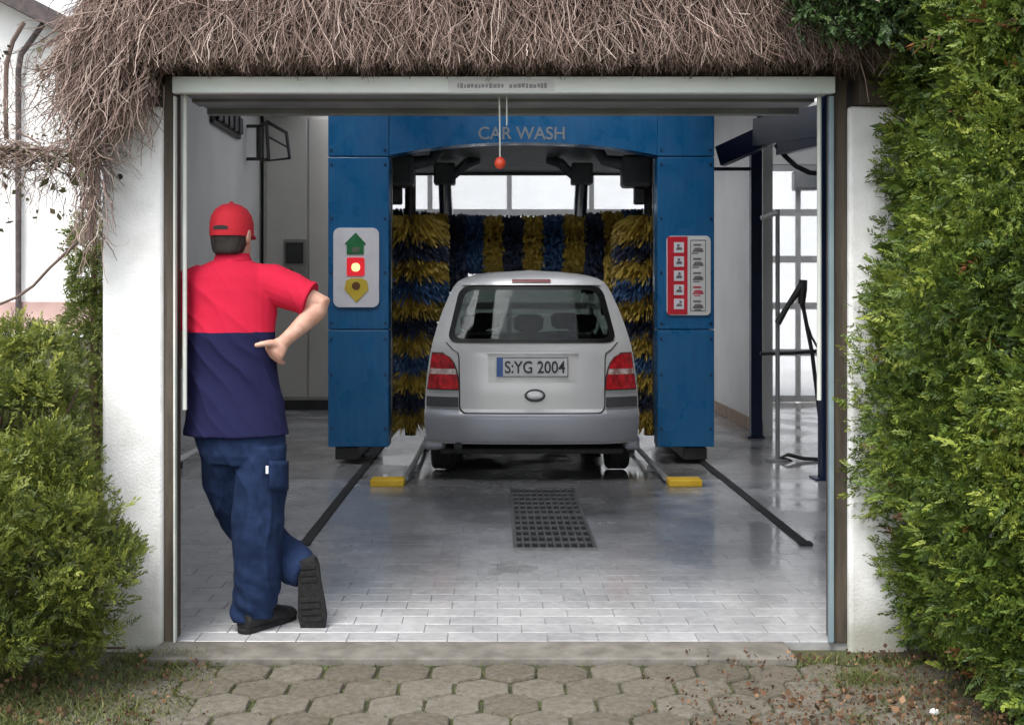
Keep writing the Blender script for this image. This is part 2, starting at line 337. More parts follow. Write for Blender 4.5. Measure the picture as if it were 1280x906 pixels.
fpoly = [(-1.57, .032), (5.25, .032), (5.25, 10.84), (-3.0, 10.84), (-3.0, 4.75), (-1.60, .27)]
nf_ = len(fpoly)
floor = part('floor', MB().add([(x, y, -.10) for x, y in fpoly] + [(x, y, -.004) for x, y in fpoly], [tuple(reversed(range(nf_))), tuple(range(nf_, 2*nf_))] + [(i, (i+1) % nf_, (i+1) % nf_ + nf_, i + nf_) for i in range(nf_)]), wet_conc, kind='structure')
tw, tl_ = 0.205, 0.122
def tilemesh(k):
    r = random.Random(k); g = 0.0024 if k < 3 else 0.0007
    me = MB().box((g/2, g/2, -0.010), (tw - g/2, tl_ - g/2, 0.0)).mesh('tile'); fixnormals(me, 0.0022 if k < 3 else .0008, 1); me.materials.append(tile_mat); return me
tiles = [tilemesh(k) for k in range(6)]
rest = MB(); cnt = 0
for r_ in range(34):
    y0 = 0.034 + r_ * tl_
    off = (tw / 2 if r_ % 2 else 0) 
    half = 1.52 + 0.30 * max(0, y0 - 0.35)
    i = 0
    x = -2.46 - off
    while x < 2.5:
        px = abs((x + tw/2)) 
        vis = -(0.284 * (y0 + CAMD)) < x + tw and x < 0.294 * (y0 + CAMD)
        vis2 = -(0.284 * (y0 + CAMD)) - .22 < x + tw and x < 0.294 * (y0 + CAMD) + .22
        if vis2 and x > -1.60 - .31 * max(0, y0 - .2) and not (x + tw > 1.66 and y0 < .28):
            z = random.uniform(-0.0008, 0.0008)
            if vis and cnt < 300:
                o = bpy.data.objects.new('tile', tiles[cnt % 3 + (3 if y0 > 1.0 + .5 * noise.noise((x * 1.3, y0 * 1.3, 4)) else 0)]); col.objects.link(o); o.parent = floor
                o.location = (x, y0, z + 0.0025); o.rotation_euler = (R(random.uniform(-.25, .25)), R(random.uniform(-.2, .2)), 0); cnt += 1
            else:
                rest.box((x + .0005, y0 + .0005, -0.008), (x + tw - .0005, y0 + tl_ - .0005, z * .4 + 0.0025))
        x += tw
part('tile', rest, tile_mat, floor, kind='stuff')

# ------------------------------------------------------------------ garage front (building)
garage = thing('garage', 'white rendered garage front with two pillars and a dark wooden fascia beam', 'garage', (0, 0.1, 0))
def pillar(x0, x1):
    m = MB(); n = 14; zt = 2.17
    # slightly uneven render with chamfered inner corner
    m.box((x0, 0.0, -0.05), (x1, 0.26, zt)); return m
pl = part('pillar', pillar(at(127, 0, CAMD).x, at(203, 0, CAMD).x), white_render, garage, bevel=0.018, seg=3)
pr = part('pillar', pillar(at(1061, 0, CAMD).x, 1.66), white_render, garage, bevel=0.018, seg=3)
part('vent_hole', MB().tube([(at(150,221,CAMD).x, -0.004, at(150,221,CAMD).z), (at(150,221,CAMD).x, 0.02, at(150,221,CAMD).z)], 0.012, 12), black_rubber, garage)
box('fascia_beam', (-1.68, 0.03, 2.172), (-1.36, 0.26, 2.42), brown_wood, garage, 0.006)
box('fascia_beam', (1.45, -0.03, 2.172), (1.70, 0.26, 2.42), brown_wood, garage, 0.006)
box('lintel', (-1.358, 0.04, 2.295), (1.448, 0.26, 2.42), brown_wood, garage, 0.006)
box('gable_wall', (-1.62, 0.03, 2.422), (5.3, 0.26, 3.95), brown_wood, garage, 0.0)
box('wall', (1.662, 0.16, -0.05), (5.3, 0.26, 2.42), white_render, garage, 0.0)

frame = thing('door_frame', 'dark brown garage door frame between the white pillars', 'door frame', (0, 0.05, 0))
box('jamb', (at(203.4, 0, CAMD).x, 0.018, 0.0), (at(216, 0, CAMD).x, 0.12, 2.293), brown_wood, frame, 0.004)
box('jamb', (at(1043, 0, CAMD).x, 0.018, 0.0), (at(1060.5, 0, CAMD).x, 0.12, 2.293), brown_wood, frame, 0.004)
xl, xr = at(216.3, 0, CAMD).x, at(1042.7, 0, CAMD).x
box('edge_strip', (xl, 0.0, 0.005), (xl + 0.009, 0.03, 2.21), rod_mat, frame, 0.002)
edge_blue = mat('edge_blue_grey', (0.22, 0.30, 0.34), (0.28, 0.36, 0.40), 0.4, metal=0.2)
box('edge_strip', (xr - 0.018, 0.0, 0.005), (xr, 0.03, 2.21), edge_blue, frame, 0.002)

door = thing('overhead_garage_door', 'raised garage door with pale front edge strip and grey underside', 'garage door', (0, 0.05, 2.2))
zt, zb = at(0, 97, CAMD).z, at(0, 117.5, CAMD).z
box('front_strip', (xl + 0.001, -0.02, zb), (xr, 0.02, zt), alu, door, 0.004)
for k in range(4):
    y0 = 0.024 + k * 0.125
    box('panel', (xl + 0.003, y0, zb + 0.012 + (0.012 if k % 2 else 0)), (xr - 0.003, y0 + 0.118, zb + 0.06), steel_grey, door, 0.003)
box('rear_rail', (xl + 0.003, 0.528, zb + 0.0), (xr - 0.003, 0.575, zb + 0.06), steel_grey, door, 0.004)
plate = box('name_plate', (at(561,0,CAMD).x, -0.0235, at(0,115.5,CAMD).z), (at(692,0,CAMD).x, -0.0205, at(0,101,CAMD).z), mat('plate_silver', (0.62,0.63,0.64), (0.7,0.71,0.72), 0.35), door, 0.001)
mk = MB(); x = 572; rr = random.Random(3)
while x < 683:
    w = rr.uniform(1.5, 4.5)
    if not 629 < x < 634:
        a, b = at(x, 112 - rr.uniform(0, 1), CAMD), at(x + w, 105.5 + rr.uniform(0, 2), CAMD)
        mk.box((a.x, -0.0245, a.z), (b.x, -0.0236, b.z))
    x += w + rr.uniform(0.8, 1.6)
part('plate_marks', mk, mat('mark_grey', (0.25,0.25,0.26), (0.32,0.32,0.33), 0.6), plate)
for x, yb in ((231, 512), (1024, 500)):
    p0, p1 = at(x, 117, 4.70), at(x, yb, 4.70)
    part('lever_rod', MB().tube([p0, p1], 0.0095, 12), rod_mat, door, sm=0.6)

pc = thing('pull_cord', 'grey pull cord with red ball hanging below the raised door', 'pull cord', at(624, 118, 4.72))
a, b = at(624, 118, 4.72), at(625, 200, 4.72)
part('cord', MB().tube([a, a.lerp(b, .5) + Vector((.001, 0, 0)), b], 0.0032, 8), rod_mat, pc, sm=0.8)
c2 = at(633.5, 119, 4.72)
part('cord_stub', MB().tube([c2, at(633.5, 157, 4.72)], 0.003, 8), rod_mat, pc, sm=0.8)
bb = at(625, 204, 4.72)
part('ball', MB().loft([(bb + Vector((0,0,.026*math.cos(t))), max(.0005,.023*math.sin(t)), max(.0005,.023*math.sin(t)), Vector((1,0,0)), Vector((0,1,0))) for t in np.linspace(0, math.pi, 12)], 16),
     mat('red_ball', (0.62, 0.06, 0.025), (0.70, 0.09, 0.04), 0.35), pc, sm=1.5)

# ------------------------------------------------------------------ wash hall (building)
hall = thing('wash_hall', 'grey painted car wash hall behind the garage opening', 'building', (1, 5.5, 0))
YB = 10.65   # back wall plane (d = 15.3)
def wall_quad(name, a, b, z0, z1, t, m, parent):
    a = Vector((*a, 0)); b = Vector((*b, 0)); n = Vector((-(b-a).y, (b-a).x, 0)).normalized() * t
    vs = [a, b, b+n, a+n]; mb = MB().add([(v.x, v.y, z0) for v in vs] + [(v.x, v.y, z1) for v in vs], [(0,3,2,1),(4,5,6,7),(0,1,5,4),(1,2,6,5),(2,3,7,6),(3,0,4,7)])
    return part(name, mb, m, parent)
wall_quad('wall', (-1.56, 0.262), (-2.95, 4.75), -0.05, 3.8, 0.10, hall_paint, hall)
wall_quad('wall', (-2.95, 4.75), (-2.95, YB), -0.05, 3.8, 0.12, hall_paint, hall)
wall_quad('wall', (5.2, YB), (5.2, 0.262), -0.05, 3.8, 0.12, hall_white, hall)
wall_quad('partition_wall', (2.67, 6.95), (2.67, YB), -0.004, 3.79, -0.10, hall_white, hall)
wall_quad('skirting', (2.665, 6.95), (2.665, YB), 0.0, 0.13, 0.012, mat('tan_skirting', (0.30,0.2,0.14), (0.4,0.28,0.2), 0.6), hall)
# back wall around the two glazed doors
BX = [-1.96, -0.90, 0.156, 1.25, 2.30]
box('back_wall', (-3.05, YB, -0.05), (-2.06, YB + 0.2, 3.8), hall_paint, hall, 0)
box('back_wall', (2.40, YB, -0.05), (3.05, YB + 0.2, 3.8), hall_paint, hall, 0)
box('back_wall', (4.95, YB, -0.05), (5.3, YB + 0.2, 3.8), hall_paint, hall, 0)
box('back_wall', (-2.058, YB, 3.16), (2.398, YB + 0.2, 3.8), hall_paint, hall, 0)
box('back_wall', (3.052, YB, 3.16), (4.948, YB + 0.2, 3.8), hall_paint, hall, 0)
# roof; its glazed openings are unseen, added to let light into the hall
holes = [(-2.3, -1.2, 2.2, 4.6), (-.50, 1.40, 1.3, 4.6), (-.50, 1.40, 7.2, 9.9), (2.8, 4.4, 7.2, 9.9), (-2.3, -1.2, 7.2, 9.9)]
xs_ = sorted({-3.1, 5.4} | {h[0] for h in holes} | {h[1] for h in holes}); ys_ = sorted({0.262, YB + .2} | {h[2] for h in holes} | {h[3] for h in holes})
for xa, xb in zip(xs_[:-1], xs_[1:]):
    for ya, yb in zip(ys_[:-1], ys_[1:]):
        if any(h[0] <= xa and xb <= h[1] and h[2] <= ya and yb <= h[3] for h in holes): continue
        box('roof', (xa, ya, 3.80), (xb, yb, 3.95), conc_ceiling, hall, 0)
for x0, x1, y0, y1 in holes:
    n_ = max(2, round((y1 - y0) / 1.4))
    for k in range(n_):
        ya = y0 + (y1 - y0) * k / n_; box('added_roof_light', (x0 + .002, ya + .02, 3.86), (x1 - .002, ya + (y1 - y0) / n_ - .02, 3.872), pane_mat, hall, 0)

def glazed_door(name, xs, zs, label):
    t = thing(name, label, 'glazed door', ((xs[0] + xs[-1]) / 2, YB, 0), 'glazed sectional doors in the back wall')
    fm = mat('door_frame_grey', (0.42, 0.42, 0.42), (0.5, 0.5, 0.5), 0.4, metal=0.3)
    w = 0.032
    for x in xs: box('stile', (x - w, YB + 0.02, zs[0] - .04), (x + w, YB + 0.07, zs[-1] + .04), fm, t, 0.004)
    for z in zs:
        for i in range(len(xs) - 1): box('rail', (xs[i] + w + .001, YB + 0.025, z - .045), (xs[i+1] - w - .001, YB + 0.065, z + .045), fm, t, 0.004)
    for i in range(len(xs) - 1):
        for j in range(len(zs) - 1):
            box('pane', (xs[i] + w, YB + 0.04, zs[j] + .045), (xs[i+1] - w, YB + 0.047, zs[j+1] - .045), pane_mat, t, 0)
ZS = [0.045, 0.66, 1.28, 1.90, 2.52, 3.115]
glazed_door('glazed_door', [-2.02] + BX[1:4] + [2.36], ZS, 'wide white glazed sectional door behind the wash gantry')
glazed_door('glazed_door', [3.09, 4.0, 4.91], ZS, 'narrow glazed sectional door seen right of the gantry behind the lance stand')

# cabinet, intercom, vent, bracket, low rail at the left
cb = thing('service_cabinet', 'tall beige grey metal service cabinet left of the blue gantry', 'cabinet', (-2.4, 9.6, 0))
box('body', (-2.90, 9.62, 0.12), (-1.95, 10.6, 3.72), cab_mat, cb, 0.01)
box('plinth', (-2.88, 9.66, 0.0), (-1.97, 10.58, 0.119), black_plastic, cb, 0.0)
box('cabinet_door', (-2.86, 9.594, 0.16), (-2.36, 9.618, 3.6), cab_mat, cb, 0.006)
box('cabinet_door', (-2.335, 9.594, 0.16), (-1.98, 9.618, 3.6), cab_mat, cb, 0.006)
box('handle', (-2.33, 9.57, 1.2), (-2.31, 9.593, 1.38), black_plastic, cb, 0.004)
it = thing('intercom', 'black square intercom on the beige cabinet beside the worker\'s head', 'intercom', at(367, 316, 14.2))
a, b = at(354, 350, 14.2), at(383, 299, 14.2)
box('back_plate', (a.x, 9.568, a.z), (b.x, 9.592, b.z), mat('intercom_plate', (0.22,0.21,0.19), (0.26,0.25,0.23), 0.5), it, 0.006)
a, b = at(357, 329, 14.2), at(379, 303, 14.2)
box('display', (a.x, 9.54, a.z), (b.x, 9.567, b.z), black_plastic, it, 0.01)
p = at(364, 338, 14.2); part('button', MB().tube([(p.x, 9.55, p.z), (p.x, 9.567, p.z)], 0.022, 12), black_plastic, it)
vt = thing('wall_vent', 'dark slatted vent high on the left wall above the worker', 'vent', (-2.9, 7.8, 3.2))
for k in range(5): box('slat', (-2.90, 7.2 + k * 0.24, 3.22), (-2.86, 7.36 + k * 0.24, 3.40), black_plastic, vt, 0.01)
box('housing', (-2.948, 7.15, 3.18), (-2.902, 8.4, 3.44), black_plastic, vt, 0.01)
br = thing('lamp_bracket', 'black wire frame bracket on the upper left wall beside the gantry', 'bracket', at(330, 180, 13.4))
def rodpx(pts, r, d): return MB().tube([at(x, y, d + dd) for x, y, dd in pts], r, 8)
part('frame', rodpx([(333,152,0),(358,166,0),(362,198,.0),(336,201,0),(333,152,0)], .022, 13.4), black_plastic, br)
part('frame', rodpx([(324,158,.1),(324,199,.1)], .035, 13.4), black_plastic, br)
part('diagonal', rodpx([(333,170,0),(359,184,0)], .012, 13.4), black_plastic, br)
part('arm', MB().tube([at(333,200,13.4), at(324,199,13.5), Vector((-2.945, at(324,199,13.55).y, at(324,199,13.55).z))], .02, 8), black_plastic, br)
part('arm', MB().tube([at(333,154,13.4), at(324,158,13.5), Vector((-2.945, at(324,158,13.55).y, at(324,158,13.55).z))], .02, 8), black_plastic, br)
gr = thing('guard_rail', 'low pale guard rail on the floor at the left wall behind the worker', 'rail', (-2.5, 4.4, 0))
part('rail', MB().tube([(-2.6, 4.7, 0.07), (-2.61, 6.2, .07), (-2.62, 7.8, 0.07)], 0.028, 10), rod_mat, gr, sm=.6)
for x, y in ((-2.6, 4.75), (-2.62, 7.5)): part('foot', MB().tube([(x, y, 0), (x, y, 0.06)], 0.03, 8), black_plastic, gr)

# ------------------------------------------------------------------ wash gantry
GD = 9.6; GY = GD - CAMD
gx = lambda x: at(x, 0, GD).x
gz = lambda y: at(0, y, GD).z
gan = thing('wash_gantry', 'blue roll-over car wash gantry with striped brushes around the car', 'car wash', (0.2, GY + .9, 0))
LX0, LX1, RX0, RX1 = gx(410), gx(486), gx(822), gx(893)
zbot, ztop = gz(559), 3.2
for x0, x1, nm in ((LX0, LX1, 'leg_panel'), (RX0, RX1, 'leg_panel')):
    zs = [zbot, gz(412) , gz(196), ztop]
    for k in range(3): box(nm, (x0, GY, zs[k] + .003), (x1, GY + 0.22, zs[k+1] - .003), blue, gan, 0.008)
box('leg_column', (LX0 + .01, GY + .223, .14), (LX0 + .28, GY + 1.8, 3.0), dblue, gan, 0.01)
box('leg_column', (RX1 - .28, GY + .223, .14), (RX1 - .01, GY + 1.8, 3.0), dblue, gan, 0.01)
for x in (LX0 + .15, RX1 - .15):
    box('foot_beam', (x - .10, GY + .06, .035), (x + .10, GY + 1.8, .138), black_plastic, gan, 0.01)
    for yy in (GY + .25, GY + 1.6): part('roller', MB().tube([(x - .03, yy, .075), (x + .03, yy, .075)], .06, 16), black_rubber, gan)
for x0, x1 in ((LX0, LX1), (RX0, RX1)):
    for zz_ in (.30, .75, 1.05, 1.18, 1.6, 2.05, 2.5, 2.62):
        for xx_ in (x0 + .03, x1 - .03): part('bolt', MB().tube([(xx_, GY - .007, zz_), (xx_, GY + .001, zz_)], .011, 8), dblue, gan)
# fascia with arched lower edge
n = 28; top = [(LX1 + .003 + (RX0 - LX1 - .006) * i / n) for i in range(n + 1)]
poly = []
for i, x in enumerate(top):
    u = (x - (LX1 + RX0) / 2) / ((RX0 - LX1) / 2)
    poly.append((x, gz(194) + (gz(178) - gz(194)) * (1 - abs(u) ** 2.2)))
m = MB()
for i in range(n):
    (x0, z0), (x1, z1) = poly[i], poly[i+1]
    vs = [(x0, GY + .012, z0), (x1, GY + .012, z1), (x1, GY + .012, ztop), (x0, GY + .012, ztop), (x0, GY + .2, z0), (x1, GY + .2, z1), (x1, GY + .2, ztop), (x0, GY + .2, ztop)]
    fs = [(0,1,2,3), (4,7,6,5), (0,4,5,1), (3,2,6,7)]
    m.add(vs, fs)
fas = part('fascia', m, blue, gan)
text_part('CAR WASH', (706 - 598) / FPX * GD, 16 / FPX * GD, (at(652, 0, GD).x, GY + .0105, gz(166.5)), mat('letter_grey', (0.19, 0.21, 0.23), (0.22, 0.24, 0.26), 0.4), fas, 'lettering')
# curved hood under the top
m = MB(); n = 20
pts = []
for j in range(7):
    t = j / 6; yy = GY + .22 + 1.5 * t
    rowp = []
    for i in range(n + 1):
        x = LX0 + .29 + (RX1 - LX0 - .58) * i / n; u = (i / n - .5) * 2
        zz = 2.70 - .10 * t + .10 * (1 - u * u) * (1 - .8*t)
        rowp.append((x, yy, zz))
    pts += rowp
m.add(pts, [(j*(n+1)+i, j*(n+1)+i+1, (j+1)*(n+1)+i+1, (j+1)*(n+1)+i) for j in range(6) for i in range(n)])
hood_me = part('hood', m, dark_hood, gan, sm=1.0)
md = hood_me.modifiers.new('t', 'SOLIDIFY'); md.thickness = 0.03; md.offset = 1
box('hood_end', (LX0 + .29, GY + 1.722, 2.595), (RX1 - .29, GY + 1.79, 3.0), dark_hood, gan, .01)
# brush arms, motors, brackets
BD = 10.75; BYY = BD - CAMD
for x, s in ((556, -1), (727, 1)):
    part('brush_arm', MB().tube([at(x + s*4, 214, BD), at(x, 232, BD), at(x - s*2, 272, BD)], [.05, .06, .065], 12), chrome, gan, sm=.7)
    p = at(x, 222, BD); box('arm_clamp', (p.x - .10, p.y - .10, p.z - .07), (p.x + .10, p.y + .10, p.z + .13), dark_hood, gan, .02)
    part('arm_brace', MB().tube([at(x + s*2, 232, BD), at(x - s*26, 205, BD - .1), at(x - s*40, 200, BD)], [.035, .05, .05], 8), dark_hood, gan, sm=.7)
for x, s in ((500, 1), (795, -1)):
    p = at(x, 212, 10.2)
    box('brush_motor', (p.x - .13, p.y - .13, p.z - .16), (p.x + .13, p.y + .13, p.z + .12), dark_hood, gan, .03)
    part('motor_mount', MB().tube([p + Vector((s*.1, 0, .05)), p + Vector((s*.28, 0, .08)), p + Vector((s*.34, .1, .2))], [.07, .05, .06], 10), dark_hood, gan, sm=.7)
    q = p + Vector((-s * .03, 0, -.25)); box('spray_head', (q.x - .05, q.y - .05, q.z - .06), (q.x + .05, q.y + .05, q.z + .09), black_plastic, gan, .015)
part('shiny_rail', MB().tube([(RX0 + .02, GY + .26, .3), (RX0 + .02, GY + .26, 2.6)], .03, 10), chrome, gan, sm=.7)
part('shiny_rail', MB().tube([(LX1 - .02, GY + .26, .3), (LX1 - .02, GY + .26, 2.6)], .03, 10), chrome, gan, sm=.7)

br_blue = mat('bristle_blue', (0.03, 0.07, 0.17), (0.07, 0.15, 0.30), 0.5, scale=20)
br_yel = mat('bristle_yellow', (0.36, 0.25, 0.04), (0.54, 0.39, 0.08), 0.5, scale=20)
br_navy = mat('bristle_navy', (0.025, 0.033, 0.065), (0.05, 0.062, 0.11), 0.5, scale=20)
def bristles(p0, p1, Rf, count, sag=0.06, width=.008, hang=0.0):
    p0, p1 = Vector(p0), Vector(p1); A = (p1 - p0).normalized(); L_ = (p1 - p0).length
    U = A.orthogonal().normalized(); V = A.cross(U); mb = MB()
    for _ in range(count):
        h = random.random(); c = p0 + A * (h * L_); a = random.uniform(0, 2 * math.pi)
        rad = U * math.cos(a) + V * math.sin(a); tan = A.cross(rad)
        r = Rf(h) * random.uniform(.90, 1.04) * (1 + hang * max(0, -rad.z)); tw_ = random.uniform(-.5, .5)
        side = (A * math.cos(tw_) + tan * math.sin(tw_)) * width
        q0 = c + rad * .05; q1 = c + rad * (r * .6) + tan * random.uniform(-.02, .02) + A * random.uniform(-.01, .01)
        q2 = c + rad * r + tan * random.uniform(-.05, .05) + A * random.uniform(-.02, .02) - Vector((0, 0, sag * random.uniform(.5, 1.2)))
        mb.add([q0 - side*.5, q0 + side*.5, q1 - side, q1 + side, q2 - side*1.2, q2 + side*1.2], [(0,1,3,2), (2,3,5,4)])
    return mb
Wt = ([.20,.26,.31,.40,.50,.60,.70,.85,.98,1.05,1.17,1.30,1.42,1.48,1.52,1.55,1.58,1.60,1.615],
      [.74,.785,.805,.818,.822,.82,.815,.80,.78,.765,.733,.690,.640,.611,.58,.525,.42,.26,.0])
Wf = lambda z: float(np.interp(z, *Wt))
# horizontal brush
zc = 1.915; bx0, bx1 = at(487, 0, BD).x, at(801, 0, BD).x
edges_px = [487, 514, 537, 560, 582, 605, 628, 653, 678, 703, 729, 752, 778, 801]
for k in range(len(edges_px) - 1):
    xa, xb = at(edges_px[k], 0, BD).x, at(edges_px[k+1], 0, BD).x
    mm = [br_blue, br_navy, br_yel, br_navy, br_blue, br_yel, br_navy, br_yel, br_blue, br_yel, br_navy, br_yel, br_blue][k]
    xm = (xa + xb) / 2; u = (xm - (bx0 + bx1) / 2) / ((bx1 - bx0) / 2)
    part('bristle_band', bristles((xa, BYY, zc), (xb, BYY, zc), lambda h, u=u: .26 + .07 * abs(u) ** 2, 1000, sag=.035, hang=1.1 * min(1, max(0, (abs(xm - .262) - .50) / .25))), mm, gan, kind='stuff')
part('brush_shaft', MB().tube([(bx0 - .05, BYY, zc), (bx1 + .05, BYY, zc)], .055, 16), black_plastic, gan, sm=.7)
for xc, rr in ((at(513, 0, 10.35).x, .20), (at(805, 0, 10.35).x + .05, .19)):
    zz = 0.30; k = 0
    yb = 10.35 - CAMD
    while zz < 2.10:
        part('bristle_band', bristles((xc, yb, zz), (xc, yb, zz + .17), lambda h, zz=zz: rr + max(0, .775 - Wf(min(1.5, zz + .1))) * .8 if zz > .9 else rr, 800, sag=.12), [br_yel, br_navy, br_yel, br_blue][k % 4], gan, kind='stuff')
        zz += .165; k += 1
    part('brush_shaft', MB().tube([(xc, yb, .16), (xc, yb, 2.62)], .05, 14), black_plastic, gan, sm=.7)

# signs on the gantry
def rrect(x0, x1, z0, z1, r, n=5):
    P = []
    for cx, cz, a0 in ((x1 - r, z1 - r, 0), (x0 + r, z1 - r, 90), (x0 + r, z0 + r, 180), (x1 - r, z0 + r, 270)):
        for k in range(n + 1):
            a = R(a0 + 90 * k / n); P.append((cx + r * math.cos(a), cz + r * math.sin(a)))
    return P
def P(pts): return [(gx(x), gz(y)) for x, y in pts]
sg = thing('signal_panel', 'white signal panel with green arrow, lit red lamp and yellow arrow', 'signal', (gx(445), GY, gz(383)))
part('plate', MB().prism(rrect(gx(417), gx(474), gz(384), gz(285), .055), GY - .02, GY - .001), signwhite, sg)
part('green_arrow', MB().prism(P([(445,291),(458,305),(455,306),(455,318),(434,318),(434,306),(431,305)]), GY - .026, GY - .0205), mat('sign_green', (0.01, 0.13, 0.04), (0.02, 0.17, 0.06), 0.4), sg)
part('arrow_mark', MB().prism(rrect(gx(440), gx(450), gz(316), gz(309), .02), GY - .0285, GY - .0265), mat('sign_brown_grey', (0.10,0.13,0.09), (0.12,0.15,0.1), 0.5), sg)
mat('sign_red', (0.50, 0.015, 0.03), (0.58, 0.02, 0.04), 0.3)
lampb = part('red_lamp', MB().prism(rrect(gx(434), gx(456), gz(345), gz(322), .015), GY - .028, GY - .0205), mat('lit_red', (0.50, 0.015, 0.03), (0.58, 0.02, 0.04), 0.3, emit=(1, .02, .03), emits=.16), sg)
part('bulb', MB().prism(rrect(gx(440), gx(450.5), gz(339.5), gz(329), .03), GY - .034, GY - .0285), mat('lit_bulb', (1, 0.7, 0.35), (1, 0.8, 0.45), 0.3, emit=(1.0, 0.50, 0.16), emits=0.8), lampb)
part('yellow_arrow', MB().prism(P([(446,378),(431,362),(433,351),(439,348),(453,348),(459,351),(461,362)]), GY - .026, GY - .0205), mat('sign_yellow', (0.52, 0.38, 0.03), (0.6, 0.44, 0.05), 0.4), sg)
part('arrow_mark', MB().prism([(gx(445.5) + .035*math.cos(a), gz(357.5) + .035*math.sin(a)) for a in np.linspace(0, 2*math.pi, 12, endpoint=False)], GY - .0285, GY - .0265), mat('mark_brown', (0.10, 0.045, 0.01), (0.14, 0.06, 0.02), 0.5), sg)
sn = thing('instruction_sign', 'red and white instruction sign with small pictograms on the gantry\'s right leg', 'sign', (gx(860), GY, gz(394)))
part('white_plate', MB().prism(rrect(gx(833), gx(888), gz(394), gz(295), .04), GY - .014, GY - .001), mat('sign_bone', (0.60,0.60,0.60), (0.66,0.66,0.66), 0.4), sn)
part('red_field', MB().prism([(gx(834), gz(393)), (gx(859), gz(393)), (gx(859), gz(296)), (gx(834), gz(296))], GY - .017, GY - .0145), MATS['sign_red'], sn)
picm = mat('pictogram_grey', (0.12, 0.11, 0.12), (0.2, 0.18, 0.18), 0.5); picr = mat('pictogram_red', (0.45, 0.06, 0.09), (0.5, 0.1, 0.12), 0.5)
for k in range(5):
    y0 = 303 + 17.6 * k
    sq = part('pictogram', MB().prism([(gx(842), gz(y0+13)), (gx(854.5), gz(y0+13)), (gx(854.5), gz(y0)), (gx(842), gz(y0))], GY - .0195, GY - .0175), signwhite, sn)
    q = MB(); r2 = random.Random(k)
    q.prism(P([(844.5, y0+9.5), (852.5, y0+9.5), (851.5, y0+6.5), (846, y0+6)]), GY - .0215, GY - .02)
    q.prism(P([(846+k*.7, y0+5.5), (849+k*.7, y0+5.5), (849+k*.7, y0+3), (846+k*.7, y0+2)]), GY - .0215, GY - .02)
    part('symbol', q, picm, sq)
    q = MB(); y1 = 303 + 17.6 * k
    q.prism(P([(865, y1+12), (879, y1+12), (878, y1+8), (874, y1+6.5), (868, y1+7)]), GY - .0165, GY - .0145)
    q.prism(P([(866, y1+4.5), (876, y1+4.5), (876, y1+2), (866, y1+2)]), GY - .0165, GY - .0145)
    q.prism(P([(864+k, y1+14.5), (872+k, y1+14.5), (872+k, y1+13.2), (864+k, y1+13.2)]), GY - .0165, GY - .0145)
    part('pictogram', q, picr if k == 3 else picm, sn)
bm_ = MB()
for (x0, y0, x1, y1) in ((862.5,300,863.3,389),(881,300,881.8,389),(862.5,300,881.8,301),(862.5,388,881.8,389)):
    bm_.prism(P([(x0,y1),(x1,y1),(x1,y0),(x0,y0)]), GY - .0162, GY - .0145)
part('border', bm_, MATS['sign_brown_grey'], sn)

# ------------------------------------------------------------------ floor rails, wheel guides, grates
for x, d0, lab in ((-1.09, 6.48, 'black floor rail left of the car leading under the gantry leg'), (1.735, 6.48, 'black floor rail right of the car leading under the gantry leg')):
    rl = thing('floor_rail', lab, 'rail', (x, d0 - CAMD, 0), 'gantry rails')
    box('rail', (x - .032, d0 - CAMD, -.003), (x + .032, 9.8, .012), black_rubber, rl, .006)
    box('end_stop', (x - .036, d0 - CAMD - .02, -.003), (x + .036, d0 - CAMD + .05, .022), black_rubber, rl, .008)
for x, s, lab in ((-.815, 1, 'wheel guide with yellow end block left of the car'), (1.385, -1, 'wheel guide with yellow end block right of the car')):
    wg = thing('wheel_guide', lab, 'wheel guide', (x, 8.55 - CAMD, 0), 'wheel guides')
    box('end_block', (x - .125, 8.48 - CAMD, 0.0), (x + .125, 8.64 - CAMD, .055), yellow_paint, wg, .012)
    part('guide_bar', MB().tube([(x + s*.13, 8.6 - CAMD, .05), (x + s*.145, 9.4 - CAMD, .06), (x + s*.145, 13.5 - CAMD, .06)], .022, 10), steel_grey, wg, sm=.6)
    for yy in (4.6, 6.0, 8.0): box('bracket', (x + s*.145 - .03, yy, -.003), (x + s*.145 + .03, yy + .06, .045), steel_grey, wg, .003)
grate_m = mat('grate_steel', (0.16, 0.16, 0.155), (0.24, 0.24, 0.235), 0.35, metal=0.6, scale=20)
pit_shade_m = mat('pit_shade_black', (0.006, 0.006, 0.006), (0.01, 0.01, 0.01), 0.6)
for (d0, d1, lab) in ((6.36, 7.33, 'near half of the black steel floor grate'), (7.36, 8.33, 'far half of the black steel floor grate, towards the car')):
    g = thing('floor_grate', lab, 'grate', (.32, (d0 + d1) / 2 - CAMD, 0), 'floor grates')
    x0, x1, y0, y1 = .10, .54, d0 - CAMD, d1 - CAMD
    box('pit_shade', (x0, y0, .0032), (x1, y1, .0045), pit_shade_m, g, 0)  # flat black sheet, puts the shade below the bars into colour
    fm_ = MB(); fm_.box((x0 - .012, y0 - .012, 0), (x0 + .008, y1 + .012, .018)); fm_.box((x1 - .008, y0 - .012, 0), (x1 + .012, y1 + .012, .018))
    fm_.box((x0 + .0085, y0 - .012, 0), (x1 - .0085, y0 + .008, .0178)); fm_.box((x0 + .0085, y1 - .008, 0), (x1 - .0085, y1 + .012, .0178))
    part('frame', fm_, grate_m, g)
    for k in range(9): xx = x0 + .44 * (k + 1) / 10; box('bar', (xx - .005, y0 + .009, .0048), (xx + .005, y1 - .009, .0165), grate_m, g, 0)
    for k in range(5): yy = y0 + .97 * (k + 1) / 6; box('cross_bar', (x0 + .0088, yy - .012, .0049), (x1 - .0088, yy + .012, .0158), grate_m, g, 0)

